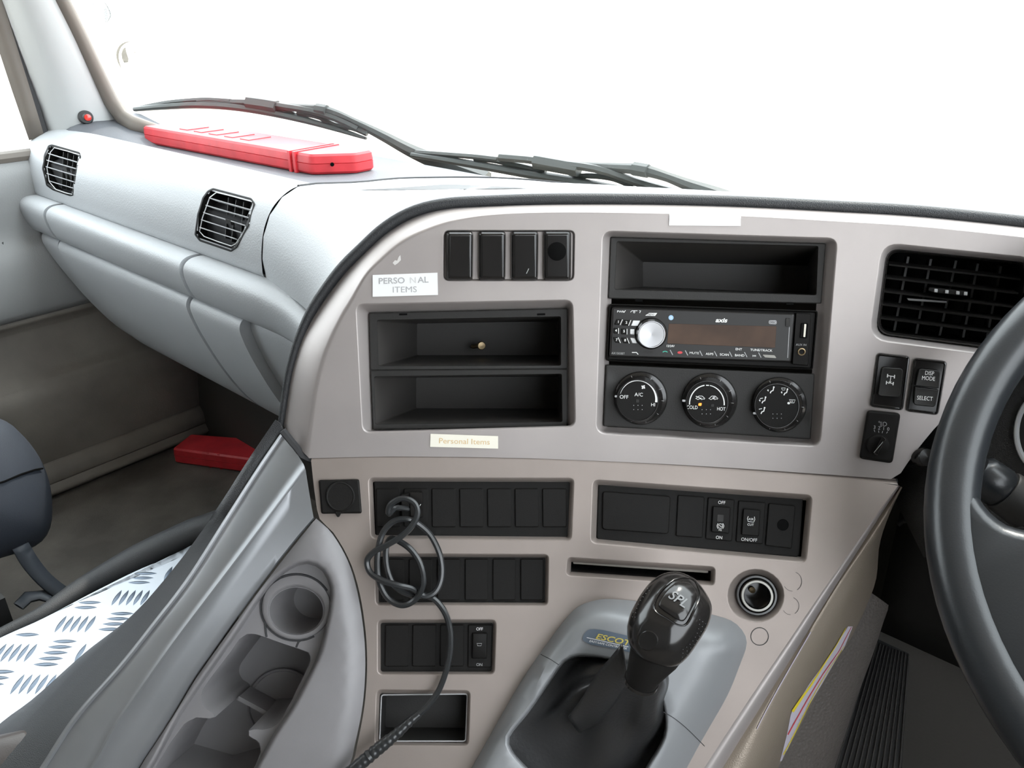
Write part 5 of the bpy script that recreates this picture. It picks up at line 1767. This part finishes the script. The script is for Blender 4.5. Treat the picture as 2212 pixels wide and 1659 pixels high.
# gear lever: boot, collar, knob with button
gl_ = thing('gear_lever', LOW.p(1260, 1600), 'black gear lever with leather boot and glossy knob lettered SPL', 'gear lever')
nbr = 64
base = resample(bh + bh[:1], nbr + 1)[:-1]
topc = (1389, 1458)
ang0 = [math.atan2(y - 1560, x - 1270) for x, y in base]
rings = []
random.seed(7)
ph = [random.random() * 6.28 for _ in range(6)]
NR = 26
for k in range(NR + 1):
    t = k / NR
    s = t ** 0.62
    ring = []
    for i, (x, y) in enumerate(base):
        a = ang0[i]
        tx, ty = topc[0] + 36 * math.cos(a), topc[1] + 19 * math.sin(a)
        fold = (0.5 * math.sin(3 * a + ph[0] + 5 * t) + 0.35 * math.sin(5 * a + ph[1] - 7 * t) + 0.3 * math.sin(2 * a + ph[2] + 9 * t)) * math.sin(math.pi * min(1, t * 1.05)) 
        bul = 0.16 * math.sin(math.pi * t) * (1 if x > 1300 else 0.4)
        cxm, cym = 1270 + (topc[0] - 1270) * s, 1575 + (topc[1] - 1575) * s
        px = x + (tx - x) * s + (x - 1270) * bul * 0.6
        py = y + (ty - y) * s + (y - 1560) * bul * 0.5
        rrx = math.hypot(px - cxm, py - cym)
        fx = 1 + 0.13 * fold
        px, py = cxm + (px - cxm) * fx, cym + (py - cym) * fx
        off = 0.004 + 0.088 * t ** 1.25 + 0.009 * fold
        ring.append(LOW.p(px, py, off))
    rings.append(ring)
bootg = rings_mesh(rings, False, True)
mk('boot', *bootg, M['leather'], gl_, ang=80)
BTM = OnMesh(*bootg, 0.62)
ha = curve([(1345, 1390), (1320, 1420), (1292, 1452), (1256, 1509), (1228, 1546)], 16)
hb = curve([(1358, 1470), (1340, 1496), (1322, 1522), (1290, 1560), (1250, 1578)], 16)
flp = []
for i in range(16):
    t = i / 15
    A = LOW.p(*ha[i], 0.112 - 0.062 * t)
    B = BTM.p(*hb[i], 0.001)
    flp.append([A * (1 - u) + B * u + LOW.n(*hb[i]) * 0.006 * math.sin(math.pi * u) for u in (0, .12, .3, .5, .7, .87, 1)])
o = mk('boot_flap', *strip_g(flp), M['leather'], gl_, ang=80)
thick(o, 0.002)
KP = Plane(CAM + ray(1445, 1345) * 0.590, -ray(1445, 1345) + Vector((0.0, -0.15, 0.25)))
KOUT = [z7(*p) for p in [(1120, 640), (1140, 560), (1180, 480), (1230, 400), (1290, 330), (1360, 285), (1440, 268), (1515, 283), (1580, 320), (1630, 370), (1670, 430), (1695, 485), (1700, 540), (1688, 600), (1660, 665), (1610, 745), (1560, 820), (1515, 872), (1465, 910), (1400, 925), (1320, 915), (1230, 880), (1160, 810), (1125, 730)]]
KC = (1446, 1340)
kout = curve(KOUT + KOUT[:1], 65)[:-1]
KT = 0.027


class Knob:
    def rho(self, x, y):
        dx, dy = x - KC[0], y - KC[1]
        r = math.hypot(dx, dy)
        if r < 1e-6:
            return 0.0
        best = None
        for i in range(len(kout)):
            ax, ay = kout[i][0] - KC[0], kout[i][1] - KC[1]
            bx, by = kout[(i + 1) % len(kout)][0] - KC[0], kout[(i + 1) % len(kout)][1] - KC[1]
            den = dx * (by - ay) - dy * (bx - ax)
            if abs(den) < 1e-9:
                continue
            s = (ax * (by - ay) - ay * (bx - ax)) / den
            u = (ax * dy - ay * dx) / den
            if s > 0 and -1e-6 <= u <= 1 + 1e-6:
                best = s
        return min(1.0, 1.0 / best) if best else 1.0

    def p(self, x, y, off=0.0):
        h = KT * math.sqrt(max(0.0, 1 - self.rho(x, y) ** 2.2))
        return KP.p(x, y, h + off)

    def n(self, x, y, off=0.0):
        return KP.nv


KS = Knob()
rings = []
for k in range(-9, 10):
    th = k / 9.6 * math.pi / 2
    c_, s_ = math.cos(th), math.sin(th)
    if k >= 0:
        rho = c_
        h = KT * math.sqrt(max(0, 1 - rho ** 2.2))
    else:
        rho = c_
        h = -KT * 1.1 * math.sqrt(max(0, 1 - rho ** 2.2))
    rings.append([KP.p(KC[0] + (x - KC[0]) * rho, KC[1] + (y - KC[1]) * rho, 0) + KP.nv * h if k < 0 else KP.p(KC[0] + (x - KC[0]) * rho, KC[1] + (y - KC[1]) * rho, h) for x, y in kout])
kb = mk('knob', *rings_mesh(rings, True, True), M['gloss'], gl_, ang=80)
gr = [z7(*p) for p in [(1440, 318), (1510, 306), (1575, 322), (1612, 380), (1618, 440), (1580, 530), (1530, 625), (1470, 632), (1400, 590), (1320, 540), (1305, 490), (1350, 400)]]
grs = curve(gr + gr[:1], 49)[:-1]
mk('button_rim', *rings_mesh([[KS.p(x, y, -0.001) for x, y in offset_poly(grs, -3)], [KS.p(x, y, 0.0016) for x, y in offset_poly(grs, -1)], [KS.p(x, y, 0.0012) for x, y in offset_poly(grs, 1)], [KS.p(x, y, -0.002) for x, y in offset_poly(grs, 3)]], False, False), M['gloss'], kb, ang=60)
bt = [z7(*p) for p in [(1450, 342), (1510, 335), (1560, 350), (1592, 395), (1598, 440), (1560, 525), (1512, 602), (1470, 600), (1400, 555), (1345, 515), (1335, 485), (1385, 400)]]
bts = curve(bt + bt[:1], 49)[:-1]
bu = mk('button', *rings_mesh([[KS.p(x, y, 0.0003) for x, y in bts], [KS.p(x, y, 0.0026) for x, y in offset_poly(bts, 1)], [KS.p(x, y, 0.0032) for x, y in offset_poly(bts, 3)], [KS.p(KC[0] + (x - KC[0]) * 1 - (x - 1467) * .5, y - (y - 1298) * .5, 0.0034) for x, y in offset_poly(bts, 3)], [KS.p(1467, 1298, 0.0034) + Vector((0.00001 * i, 0, 0)) for i in range(48)]], False, False), M['gloss'], kb, ang=60)
mk('button_lettering', *text_g('SPL', *z7(1468, 455), 20, KS, 0.0042, rot=33, wide=1.05, shear=0.25, bold=0.01), M['splprint'], bu)
mk('release_button', *rings_mesh([[KS.p(x, y, 0.0) for x, y in ell(1400, 1384, 22, 22, 28)], [KS.p(x, y, 0.0016) for x, y in ell(1400, 1384, 20, 20, 28)], [KS.p(x, y, 0.0012) for x, y in ell(1400, 1384, 17, 17, 28)]], False, True), M['gloss'], kb, ang=40)
dots = []
for i in range(9):
    for j in range(4):
        a = math.radians(8 + i * 8 - j * 3)
        ra = 0.97 - j * 0.075
        q = (KC[0] + 88 * ra * math.cos(a) * 1.0, KC[1] + 95 * ra * math.sin(a))
        if KS.rho(*q) < 0.97:
            dots.append(fill_g(ell(*q, 0.8, 0.8, 6), KS, 0.0008))
for i in range(8):
    for j in range(3):
        a = math.radians(185 + i * 7)
        ra = 0.93 - j * 0.06
        q = (KC[0] + 92 * ra * math.cos(a), KC[1] + 98 * ra * math.sin(a))
        if KS.rho(*q) < 0.97:
            dots.append(fill_g(ell(*q, 0.9, 0.9, 6), KS, 0.0008))
o = mk('grip_dots', *merge(*dots), M['splprint'], kb, smooth=False)
o['kind'] = 'stuff'
nk = [KP.p(1425, 1388, -0.006), KP.p(1412, 1415, -0.010), KP.p(1400, 1437, -0.013), KP.p(1391, 1455, -0.017), KP.p(1385, 1470, -0.022)]
mk('collar', *tube_g(nk, [0.0205, 0.0185, 0.0155, 0.0130, 0.0122], 28), M['black'], gl_, ang=50)
mk('collar_ring', *tube_g([KP.p(1386, 1468, -0.021), KP.p(1384, 1474, -0.023)], 0.0130, 28), M['gloss'], gl_)

# ------------------------------------------------------------------ steering wheel, column, stalk, instrument panel
wt = math.radians(45)
wc = T(0.593, -0.148, -0.268)
wu, wv = LF, (FW * math.sin(wt) + UP * math.cos(wt)).normalized()
wn = wu.cross(wv)
if wn.dot(CAM - wc) < 0:
    wn = -wn
sw_ = thing('steering_wheel', wc, 'dark leather steering wheel rim and spoke at the right edge', 'steering wheel')
Rm, rm_ = 0.2285, 0.0172
rings = []
for i in range(96):
    a = 2 * math.pi * i / 96
    d = wu * math.cos(a) + wv * math.sin(a)
    rings.append([wc + d * (Rm + rm_ * math.cos(b)) + wn * (rm_ * 1.05 * math.sin(b)) for b in [2 * math.pi * j / 20 for j in range(20)]])
V, Fc = rings_mesh(rings + [rings[0]], False, False)
mk('rim', *weld(V, Fc), M['wheel'], sw_, ang=80)
WP = Plane(wc, wn)
spk = [(2062, 1062), (2085, 1050), (2102, 1052), (2112, 1070), (2124, 1090), (2145, 1115), (2172, 1134), (2206, 1145), (2260, 1152), (2330, 1156), (2480, 1150), (2640, 1140), (2800, 1120), (2800, 1420), (2600, 1500), (2450, 1600), (2320, 1640), (2200, 1590), (2130, 1500), (2085, 1400), (2060, 1300), (2052, 1200), (2054, 1110)]
sps = resample(spk + spk[:1], 105)[:-1]
spg = rings_mesh([[WP.p(x, y, -0.012) for x, y in sps], [WP.p(x, y, 0.004) for x, y in sps], [WP.p(x, y, 0.009) for x, y in offset_poly(sps, 4)], [WP.p(x, y, 0.012) for x, y in offset_poly(sps, 12)], [WP.p(x, y, 0.0135) for x, y in offset_poly(sps, 24)]], True, True)
mk('spoke', *spg, M['wheel'], sw_, ang=70)
mk('spoke', [v - wu * (2 * (v - wc).dot(wu)) for v in spg[0]], spg[1], M['wheel'], sw_, ang=70)
mk('hub', *lathe_g(wc - wn * 0.03, wn, [(0.10, -0.01), (0.105, 0.02), (0.095, 0.045), (0.05, 0.055), (0, 0.057)], 40), M['wheel'], sw_)
colm = thing('steering_column', wc - wn * 0.3 - UP * 0.1, 'dark steering column shroud behind the wheel', 'steering column')
cd = -wn
ca = wc + cd * 0.06
rings = []
for t, w, h in ((0, .060, .050), (0.04, .080, .062), (0.14, .086, .070), (0.30, .088, .075), (0.36, .086, .072)):
    c = ca + cd * t - UP * 0.01
    x_, y_ = LF * w, wv * h
    rings.append([c + x_ * (math.copysign(abs(math.cos(a)) ** 0.5, math.cos(a))) + y_ * (math.copysign(abs(math.sin(a)) ** 0.5, math.sin(a))) for a in [2 * math.pi * j / 32 for j in range(32)]])
mk('shroud', *rings_mesh(rings, True, True), M['black'], colm, ang=50)
IP = Plane(UPR.p(2060, 900, -0.05), -FW * 0.9 + UP * 0.35)
ins = thing('instrument_panel', UPR.p(2100, 900, -0.06), 'dark pebbled instrument panel seen through the steering wheel', 'instrument panel')
V, Fc = sheet_g([(1925, 1050), (1955, 1004), (1985, 962), (2030, 908), (2150, 812), (2330, 740), (2800, 640), (3700, 600), (3700, 1250), (2000, 1200)], [], IP, 80, 0)
o = mk('panel_face', V, Fc, M['pebble'], ins)
thick(o, 0.01)
hr = [[T(m, l, z) for l in frange(0.030, -0.6, 12)] for m, z in ((0.70, -0.30), (0.655, -0.225), (0.650, -0.200), (0.660, -0.188), (0.72, -0.185), (0.82, -0.205), (0.93, -0.25))]
o = mk('hood', *strip_g(hr), M['grey'], ins, ang=60)
thick(o, 0.01)
gq_ = IP.p(2262, 935)
mk('gauge_ring', *rings_mesh([[IP.p(x, y, h + 0.011) for x, y in ell(2262, 935, rx, ry, 48)] for rx, ry, h in ((73, 92, 0.0), (71, 90, 0.006), (66, 85, 0.007), (60, 79, 0.004))], False, False), M['slat'], ins)
mk('gauge_face', *fill_g(ell(2262, 935, 62, 81, 40), IP, 0.013), M['dimgrey'], ins)
stl = thing('wiper_stalk', IP.p(2230, 1100, 0.05), 'dark grey control stalk behind the steering wheel rim', 'stalk')
s0, s1_ = IP.p(2100, 1010, 0.09), IP.p(2290, 1150, 0.06)
dd = (s1_ - s0)
mk('stalk_arm', *tube_g([s0 + dd * t for t in (0.66, 0.8, 1.0)], [0.013, 0.013, 0.012], 18), M['black'], stl)
mk('stalk_grip', *tube_g([s0 + dd * t for t in (0.35, 0.37, 0.64, 0.66)], [0.0165, 0.0175, 0.018, 0.0165], 24), M['dimgrey'], stl)
mk('stalk_tip', *tube_g([s0 + dd * t for t in (0.05, 0.10, 0.30, 0.35)], [0.012, 0.0155, 0.0165, 0.0150], 24), M['wheel'], stl)
kp = UPR.p(2000, 988, 0.004)
tk = thing('tilt_knob', kp, 'small dark push knob between fascia and steering wheel rim', 'knob')
mk('knob_cap', *lathe_g(kp, Vector((0.12, -0.85, 0.55)), [(0.0060, -0.040), (0.0060, -0.010), (0.0082, -0.008), (0.0085, 0.0), (0.0072, 0.0022), (0, 0.0028)], 28), M['gloss'], tk)
# knee panel under the wheel and the driver's footwell
knee = thing('knee_panel', T(0.69, -0.2, -0.62), 'dark lower dash panel under the steering column', 'panel')
rows = []
for l in (0.13, 0.10, 0.0, -0.2, -0.45, -0.60):
    rows.append([T(0.72, l, -0.36), T(0.705, l, -0.40), T(0.708, l, -0.45), T(0.72, l, -0.55), T(0.735, l, -0.60)])
o = mk('panel_skin', *strip_g(rows), M['black'], knee, ang=60)
thick(o, 0.012)
mk('panel_edge', *tube_g([UPR.p(1940, 1134, -0.06), UPR.p(1950, 1126, -0.06), UPR.p(1975, 1124, -0.06), UPR.p(2040, 1126, -0.06)], 0.0022, 8), M['dimgrey'], knee)
# grained engine tunnel below the side trim
R5 = [(1960, 1100), (1945, 1180), (1915, 1280), (1893, 1345), (1880, 1400), (1850, 1500), (1820, 1600), (1795, 1680), (1740, 1820)]
r5 = curve(R5, n_)
rows = []
for i in range(n_):
    t = i / (n_ - 1)
    w = min(1, t * 4)
    p4 = LOW.p(*r4[i], -0.014 - 0.088 * w)
    p5 = CAM + ray(*r5[i]) * (0.74 + 0.11 * w)
    p6 = p5 + Vector((0.01, 0.06, -0.08))
    rows.append(catmull([tuple(p4 + Vector((-0.01, 0.01, 0.0))), tuple(p4 * 0.5 + p5 * 0.5 + Vector((0.006, -0.01, 0.0))), tuple(p5), tuple(p6)], 4))
tn = mk('engine_tunnel', *strip_g([[Vector(v) for v in r] for r in rows[11:]]), M['tunnel'], None, ang=70)
tag(tn, 'grained brown-grey tunnel cover beside the ribbed foot mat', 'tunnel cover')
# ribbed rubber mat
mp = Plane(CAM + ray(1870, 1560) * 0.845, UP * 0.75 - FW * 0.66)
mat_ = thing('ribbed_foot_mat', mp.p(1870, 1650), 'black ribbed rubber mat in the driver footwell', 'floor mat')
mq = [(1880, 1370), (1965, 1405), (1945, 1700), (1770, 1700)]
plate('mat_base', mq, 6, [(0, -0.012), (0, -0.001), (2, 0)], mp, M['rubber'], mat_)
for i in range(13):
    u = (i + 0.5) / 13
    a, b = lerpq(mq, u, 0.03), lerpq(mq, u, 0.99)
    a2, b2 = lerpq(mq, u + 0.034, 0.03), lerpq(mq, u + 0.034, 0.99)
    mk('mat_rib', *plate_g([a, a2, b2, b], 0.6, [(0, -0.0005), (0.6, 0.0022), (1.2, 0.0026)], mp, n=1), M['ribtop'], mat_, smooth=False)
# warning label on the side trim
lb = thing('warning_label', LOW.p(1760, 1480, -0.03), 'pale lilac label with yellow and red stripes on the side trim', 'label')


SD = SDM


def zs(x, y):
    return (1500 + x / 3.463, 1180 + y / 3.463)


La = [zs(*p) for p in [(1150, 600), (1060, 740), (960, 890), (860, 1030), (725, 1240), (690, 1420), (640, 1610)]]
Lb = [zs(*p) for p in [(1185, 600), (1120, 760), (1050, 900), (960, 1060), (850, 1240), (760, 1410), (665, 1600)]]
la, lb2_ = resample(La, 30), resample(Lb, 30)
mk('label_film', *strip_g([[SD.p(p[0] + (q[0] - p[0]) * u, p[1] + (q[1] - p[1]) * u, 0.0010) for p, q in zip(la, lb2_)] for u in (0, .2, .4, .6, .8, 1)]), M['label_lilac'], lb)
ys_ = resample([zs(*p) for p in [(1135, 612), (1060, 745), (960, 900), (880, 1030), (800, 1140), (735, 1238)]], 24)
mk('yellow_stripe', *stroke_g(ys_, [1.2 + 4.5 * (i / 23) ** 1.5 for i in range(24)], SD, 0.0020), M['yellow'], lb)
rs_ = resample([zs(*p) for p in [(1175, 605), (1080, 790), (960, 960), (850, 1140), (760, 1300), (700, 1410)]], 24)
mk('red_stripe', *stroke_g(rs_, [1.0 + 1.6 * (i / 23) for i in range(24)], SD, 0.0020), M['redprint'], lb)
ys_ = resample([zs(*p) for p in [(1120, 750), (1000, 930), (900, 1100), (820, 1260), (730, 1440), (665, 1560)]], 24)
mk('yellow_stripe', *stroke_g(ys_, [0.9 + 1.4 * (i / 23) for i in range(24)], SD, 0.0020), M['yellow'], lb)

# ------------------------------------------------------------------ red cases
def case(name, foot, h, label, mtl, ridge):
    """moulded flat case from footprint points on its support"""
    c = sum(foot, Vector()) / len(foot)
    t = thing(name, Vector((c.x, c.y, foot[0].z)), label, 'case', 'red moulded cases')
    def ins(d, z):
        P = inset_poly([(v.x, v.y) for v in foot], d)
        return [Vector((x, y, foot[0].z + z)) for x, y in P]
    R = lambda d, z: [Vector((x, y, foot[0].z + z)) for x, y in rr([(v.x, v.y) for v in ins(d, z)], max(0.002, 0.008 - d), 4)]
    mk('lower_shell', *rings_mesh([R(0.003, 0.0005), R(0.0, 0.004), R(0.0, h * 0.52)], True, True), mtl, t, ang=30)
    mk('lid', *rings_mesh([R(0.0016, h * 0.50), R(0.0, h * 0.56), R(0.001, h * 0.90), R(0.004, h)], True, True), mtl, t, ang=30)
    for a, b in ridge:
        mk('rib', *rings_mesh([[v + UP * zz for v in a_] for a_, zz in ((ridge[0][0], 0),)], False, False), mtl, t) if False else None
    return t


a_ = at_z(312, 309, -0.2440)
e_ = at_z(646, 373, -0.2440)
cdir = (e_ - a_).normalized()
cper = Vector((-cdir.y, cdir.x, 0))
if cper.dot(FW) < 0:
    cper = -cper
Lc = 0.52
foot = [a_, a_ + cdir * (Lc - 0.045), a_ + cdir * Lc + cper * 0.05, a_ + cdir * Lc + cper * 0.088, a_ + cdir * 0.02 + cper * 0.088, a_ + cper * 0.07]
c1_ = case('warning_triangle_case', foot, 0.030, 'long red plastic case lying on the dashboard top', M['red'], [])
L1 = (at_z(630, 370, -0.244) - a_).length
for k in (L1, L1 + 0.012):
    mk('strap_rib', *box_g(a_ + cdir * k + cper * 0.042 + UP * 0.0155, cdir * 0.0028, cper * 0.0445, UP * 0.0158), M['red'], c1_)
mk('peg_hole', *lathe_g(a_ + cdir * (Lc - 0.02) + cper * 0.022 + UP * 0.016 - cper * 0.002, -cper * 0.7 + cdir * 0.7, [(0.003, 0), (0.003, 0.002), (0, 0.002)], 12), M['deep'], c1_)
for k in range(5):
    mk('lid_rib', *box_g(a_ + cdir * (0.10 + 0.045 * k) + cper * 0.045 + UP * 0.0302, cdir * 0.012, cper * 0.022, UP * 0.0008), M['red'], c1_)
zf = FLOOR
f0 = [at_z(377, 1001, zf), at_z(600, 1032, zf), at_z(640, 985, zf), at_z(418, 968, zf)]
c2_ = case('warning_triangle_case', [v + UP * 0.001 for v in f0], 0.036, 'red plastic case lying on the dark passenger floor', M['red'], [])
d_ = (f0[1] - f0[0]).normalized()
q_ = (f0[3] - f0[0])
for k in (0.085, 0.11):
    mk('strap_rib', *box_g(f0[0] + d_ * k + q_ * 0.5 + UP * 0.0185, d_ * 0.0025, q_ * 0.47, UP * 0.0180), M['red'], c2_)

# ------------------------------------------------------------------ wipers outside the glass
class WS:
    def p(self, x, y, off=0.0):
        d = ray(x, y)
        lo, hi = 0.5, 4.0
        for _ in range(40):
            mid = (lo + hi) / 2
            q = d * mid
            if q.dot(FW) - (ws(q.dot(LF), q.z).dot(FW)) > off:
                hi = mid
            else:
                lo = mid
        return CAM + d * lo


WSS = WS()


def wiper(blade, bridges, arm, hub, label, woff=0.022):
    c = WSS.p(*blade[len(blade) // 2], woff)
    t = thing('windscreen_wiper', c, label, 'wiper', 'wipers outside the windscreen')
    b = curve(blade, 40)
    mk('rubber_blade', *tube_g([WSS.p(x, y, woff) for x, y in b], [0.003 + 0.0062 * math.sin(math.pi * min(1, 0.08 + i / 42)) ** 0.6 for i in range(40)], 8, 0.8), M['wiper'], t)
    for br in bridges:
        r = br[-1]
        mk('bridge', *tube_g([WSS.p(x, y, woff + 0.006) for x, y in curve(br[:-1], 14)], r * 1.35, 6), M['wiper'], t)
    mk('arm', *tube_g([WSS.p(x, y, woff + 0.014) for x, y in curve([a[:2] for a in arm], 30)], [a[0] * 1.3 for a in curve([(a[2], 0.0) for a in arm], 30)], 8), M['wiper'], t)
    mk('spring_clip', *tube_g([WSS.p(x, y, woff + 0.012) for x, y in hub], 0.010, 8), M['wiper'], t)


def z6b(x, y):
    return (280 + x / 2.6976, 200 + y / 2.6976)


wiper([z6b(*p) for p in [(30, 97), (200, 82), (400, 72), (600, 82), (800, 112), (1000, 155), (1200, 210), (1380, 268)]],
      [[z6b(*p) for p in [(60, 90), (200, 62), (330, 48), (450, 42), (590, 50)]] + [0.0035],
       [z6b(*p) for p in [(400, 48), (600, 56), (760, 62), (900, 82), (1060, 108), (1200, 150), (1330, 212)]] + [0.0045],
       [z6b(*p) for p in [(830, 90), (900, 100), (980, 140)]] + [0.0035], [z6b(*p) for p in [(980, 118), (1100, 140), (1200, 190), (1300, 205), (1385, 240)]] + [0.0038],
       [z6b(*p) for p in [(690, 60), (780, 72), (860, 85)]] + [0.009], [z6b(*p) for p in [(100, 92), (220, 72), (330, 80)]] + [0.003]],
      [(*z6b(860, 75), 0.0035), (*z6b(1000, 88), 0.0038), (*z6b(1110, 98), 0.0065), (*z6b(1220, 130), 0.005), (*z6b(1330, 180), 0.0065), (*z6b(1480, 255), 0.0095), (*z6b(1650, 345), 0.0115), (*z6b(1850, 430), 0.012), (*z6b(2080, 520), 0.014)],
      [z6b(1090, 96), z6b(1150, 106)], 'left windscreen wiper with long arm behind the red case')


def z2(x, y):
    return (600 + x / 2.212, 150 + y / 2.212)


wiper([z2(*p) for p in [(640, 408), (800, 432), (1000, 465), (1200, 500), (1400, 532), (1600, 568), (1800, 600), (2000, 640)]],
      [[z2(*p) for p in [(660, 396), (850, 410), (950, 418), (1050, 430)]] + [0.0034], [z2(*p) for p in [(940, 425), (1040, 435), (1130, 455), (1280, 490)]] + [0.0036],
       [z2(*p) for p in [(1060, 420), (1200, 432), (1330, 450), (1440, 462), (1560, 485), (1720, 540), (1900, 590)]] + [0.0046], [z2(*p) for p in [(1230, 440), (1330, 458), (1440, 478)]] + [0.0085],
       [z2(*p) for p in [(1380, 520), (1480, 508), (1600, 520), (1700, 560)]] + [0.0034]],
      [(*z2(1440, 455), 0.0034), (*z2(1600, 468), 0.0036), (*z2(1740, 480), 0.0068), (*z2(1850, 510), 0.0055), (*z2(1970, 555), 0.008), (*z2(2100, 600), 0.0095), (*z2(2300, 680), 0.011)],
      [z2(1700, 474), z2(1770, 486)], 'right windscreen wiper above the middle of the dashboard')

# ------------------------------------------------------------------ pillar lamp and windscreen stickers
pc = at_l(181, 252, 1.600)
pn = (CAM - pc).normalized() * 0.6 - LF * 0.5 + UP * 0.1
pl_ = thing('pillar_lamp', pc, 'small red lens in a dark bezel at the foot of the pillar', 'lamp')
pn.normalize()
mk('bezel', *lathe_g(pc - LF * 0.008, pn, [(0.0125, -0.012), (0.0130, 0.0), (0.0110, 0.0040), (0.0060, 0.0045)], 28), M['rubber'], pl_)
mk('lens', *lathe_g(pc - LF * 0.008 + Vector((0.003, 0, -0.001)), pn, [(0.0062, 0.002), (0.0058, 0.0050), (0.003, 0.0066), (0, 0.0070)], 28), M['lampred'], pl_)


def z8(x, y):
    return (180 + x / 9.217, 0 + y / 9.217)


WF = -0.004
s_ = thing('windscreen_sticker', WSS.p(290, 130, WF), 'round translucent sticker lettered DPO low on the windscreen corner', 'sticker', 'stickers on the windscreen')
film = [z8(*p) for p in [(760, 1380), (690, 1200), (670, 1080), (700, 950), (790, 860), (930, 815), (1150, 830), (1350, 930), (1480, 1150), (1500, 1400), (1400, 1600), (1150, 1620), (930, 1540)]]
fs_ = curve(film + film[:1], 40)[:-1]


class WFs:
    def p(self, x, y, off=0.0):
        return WSS.p(x, y, WF + off * -1)


WFS = WFs()
mk('film', *fill_g(fs_, WFS, 0.0), M['film'], s_, smooth=False)
mk('border_print', *stroke_g(curve([z8(*p) for p in [(760, 1370), (700, 1230), (680, 1090), (715, 960), (800, 870), (930, 820)]], 20), [1 + 5 * math.sin(math.pi * i / 19) for i in range(20)], WFS, 0.0008), M['print_faint'], s_)
mk('picture_print', *fill_g([z8(*p) for p in [(840, 940), (790, 970), (760, 1060), (770, 1170), (810, 1250), (890, 1240), (900, 1170), (870, 1080), (850, 1000)]], WFS, 0.0008), M['print_faint'], s_)
for s, dx, dy, h, w in [('DPO', 1045, 1045, 6.2, 1.2), ('SAVING TIPS', 1100, 1130, 4.4, 1.0), ('Fuel Consumption', 1005, 1220, 4.6, 0.85), ('100km', 1150, 1275, 4.0, 1.0), ('Maintaining allow', 1180, 1335, 4.6, 0.9), ('Correct Tire pressure', 1190, 1405, 4.4, 0.85), ('Keep in lower', 1190, 1480, 4.4, 0.9), ('No harsh braking', 1200, 1545, 4.4, 0.9)]:
    mk('lettering', *text_g(s, *z8(dx, dy), h, WFS, 0.0008, rot=-6, wide=w), M['print_dark'] if s == 'DPO' else M['print_faint'], s_)
s_ = thing('windscreen_sticker', WSS.p(245, 40, WF), 'curling translucent sticker lettered DPO at the top of the windscreen corner', 'sticker', 'stickers on the windscreen')
film = [z8(*p) for p in [(270, 430), (210, 300), (190, 120), (220, -30), (380, -160), (700, -160), (900, 0), (900, 200), (700, 400), (480, 560), (430, 500)]]
fs_ = curve(film + film[:1], 40)[:-1]
mk('film', *fill_g(fs_, WFS, 0.0), M['film'], s_, smooth=False)
mk('edge_print', *stroke_g(curve([z8(*p) for p in [(215, -20), (190, 150), (215, 320), (260, 420)]], 12), 1.6, WFS, 0.0008), M['print_faint'], s_)
mk('curl_print', *stroke_g(curve([z8(*p) for p in [(380, 10), (460, 100), (520, 220), (540, 310), (500, 400), (430, 500)]], 16), [0.8 + 2.4 * math.sin(math.pi * i / 15) for i in range(16)], WFS, 0.0008), M['print_dark'], s_)
mk('curl_fold', *fill_g([z8(*p) for p in [(400, 100), (460, 170), (500, 260), (490, 370), (430, 480), (420, 380), (405, 240)]], WFS, 0.0008), M['print_faint'], s_)
for s, dx, dy, h in [('DPO', 545, 30, 6.2), ('ING TIP', 620, 110, 4.4), ('ump', 590, 200, 4.0)]:
    mk('lettering', *text_g(s, *z8(dx, dy), h, WFS, 0.0008, rot=-8), M['print_dark'] if s == 'DPO' else M['print_faint'], s_)

# ------------------------------------------------------------------ passenger seat
seat = thing('passenger_chair', at_z(-20, 1330, FLOOR), 'blue-black fabric passenger seat cushion at the left edge', 'seat')
SPn = Plane(CAM + ray(20, 1060) * 1.16, -ray(20, 1060))
so = [(-260, 850), (-120, 868), (0, 904), (45, 936), (82, 982), (104, 1032), (113, 1085), (110, 1135), (92, 1168), (58, 1188), (10, 1203), (-120, 1240), (-260, 1270)]
sos = curve(so + so[:1], 80)[:-1]
sc_ = (-80, 1060)
rings = []
for k in range(-8, 9):
    th = k / 8.4 * math.pi / 2
    rho = math.cos(th)
    h = 0.085 * math.copysign(math.sqrt(max(0, 1 - rho ** 2.4)), k) if k else 0.0
    rings.append([SPn.p(sc_[0] + (x - sc_[0]) * rho, sc_[1] + (y - sc_[1]) * rho, 0.0) + SPn.nv * h if k < 0 else SPn.p(sc_[0] + (x - sc_[0]) * rho, sc_[1] + (y - sc_[1]) * rho, h) for x, y in sos])
mk('cushion', *rings_mesh(rings, True, True), M['seat'], seat, ang=80)
mk('cushion_seam', *tube_g([SPn.p(x, y, o_) for x, y, o_ in [(-40, 1055, .084), (10, 1040, .078), (45, 1025, .066), (75, 1015, .048), (92, 1012, .030)]], 0.0014, 6), M['deep'], seat)
sk2 = [[at_z(28, 1188, -0.70), at_z(50, 1225, -0.73), at_z(85, 1262, -0.76), at_z(128, 1296, -0.79)], [at_z(62, 1172, -0.70), at_z(84, 1208, -0.73), at_z(112, 1242, -0.76), at_z(150, 1272, -0.79)]]
o = mk('seat_skirt', *strip_g([[Vector(v) for v in curve(sk2[0], 12)], [Vector(v) for v in curve(sk2[1], 12)]]), M['dimblue'], seat)
thick(o, 0.004)
bq = at_z(0, 1330, -0.87)
mk('seat_base', *box_g(T(0.02, 1.20, -0.80), FW * 0.16, LF * 0.17, UP * 0.095), M['rubber'], seat)
mk('seat_lever', *tube_g([at_z(40, 1310, -0.78), at_z(60, 1290, -0.775), at_z(90, 1286, -0.78), at_z(110, 1296, -0.785)], [0.010, 0.012, 0.011, 0.007], 10, 0.6), M['dimblue'], seat)
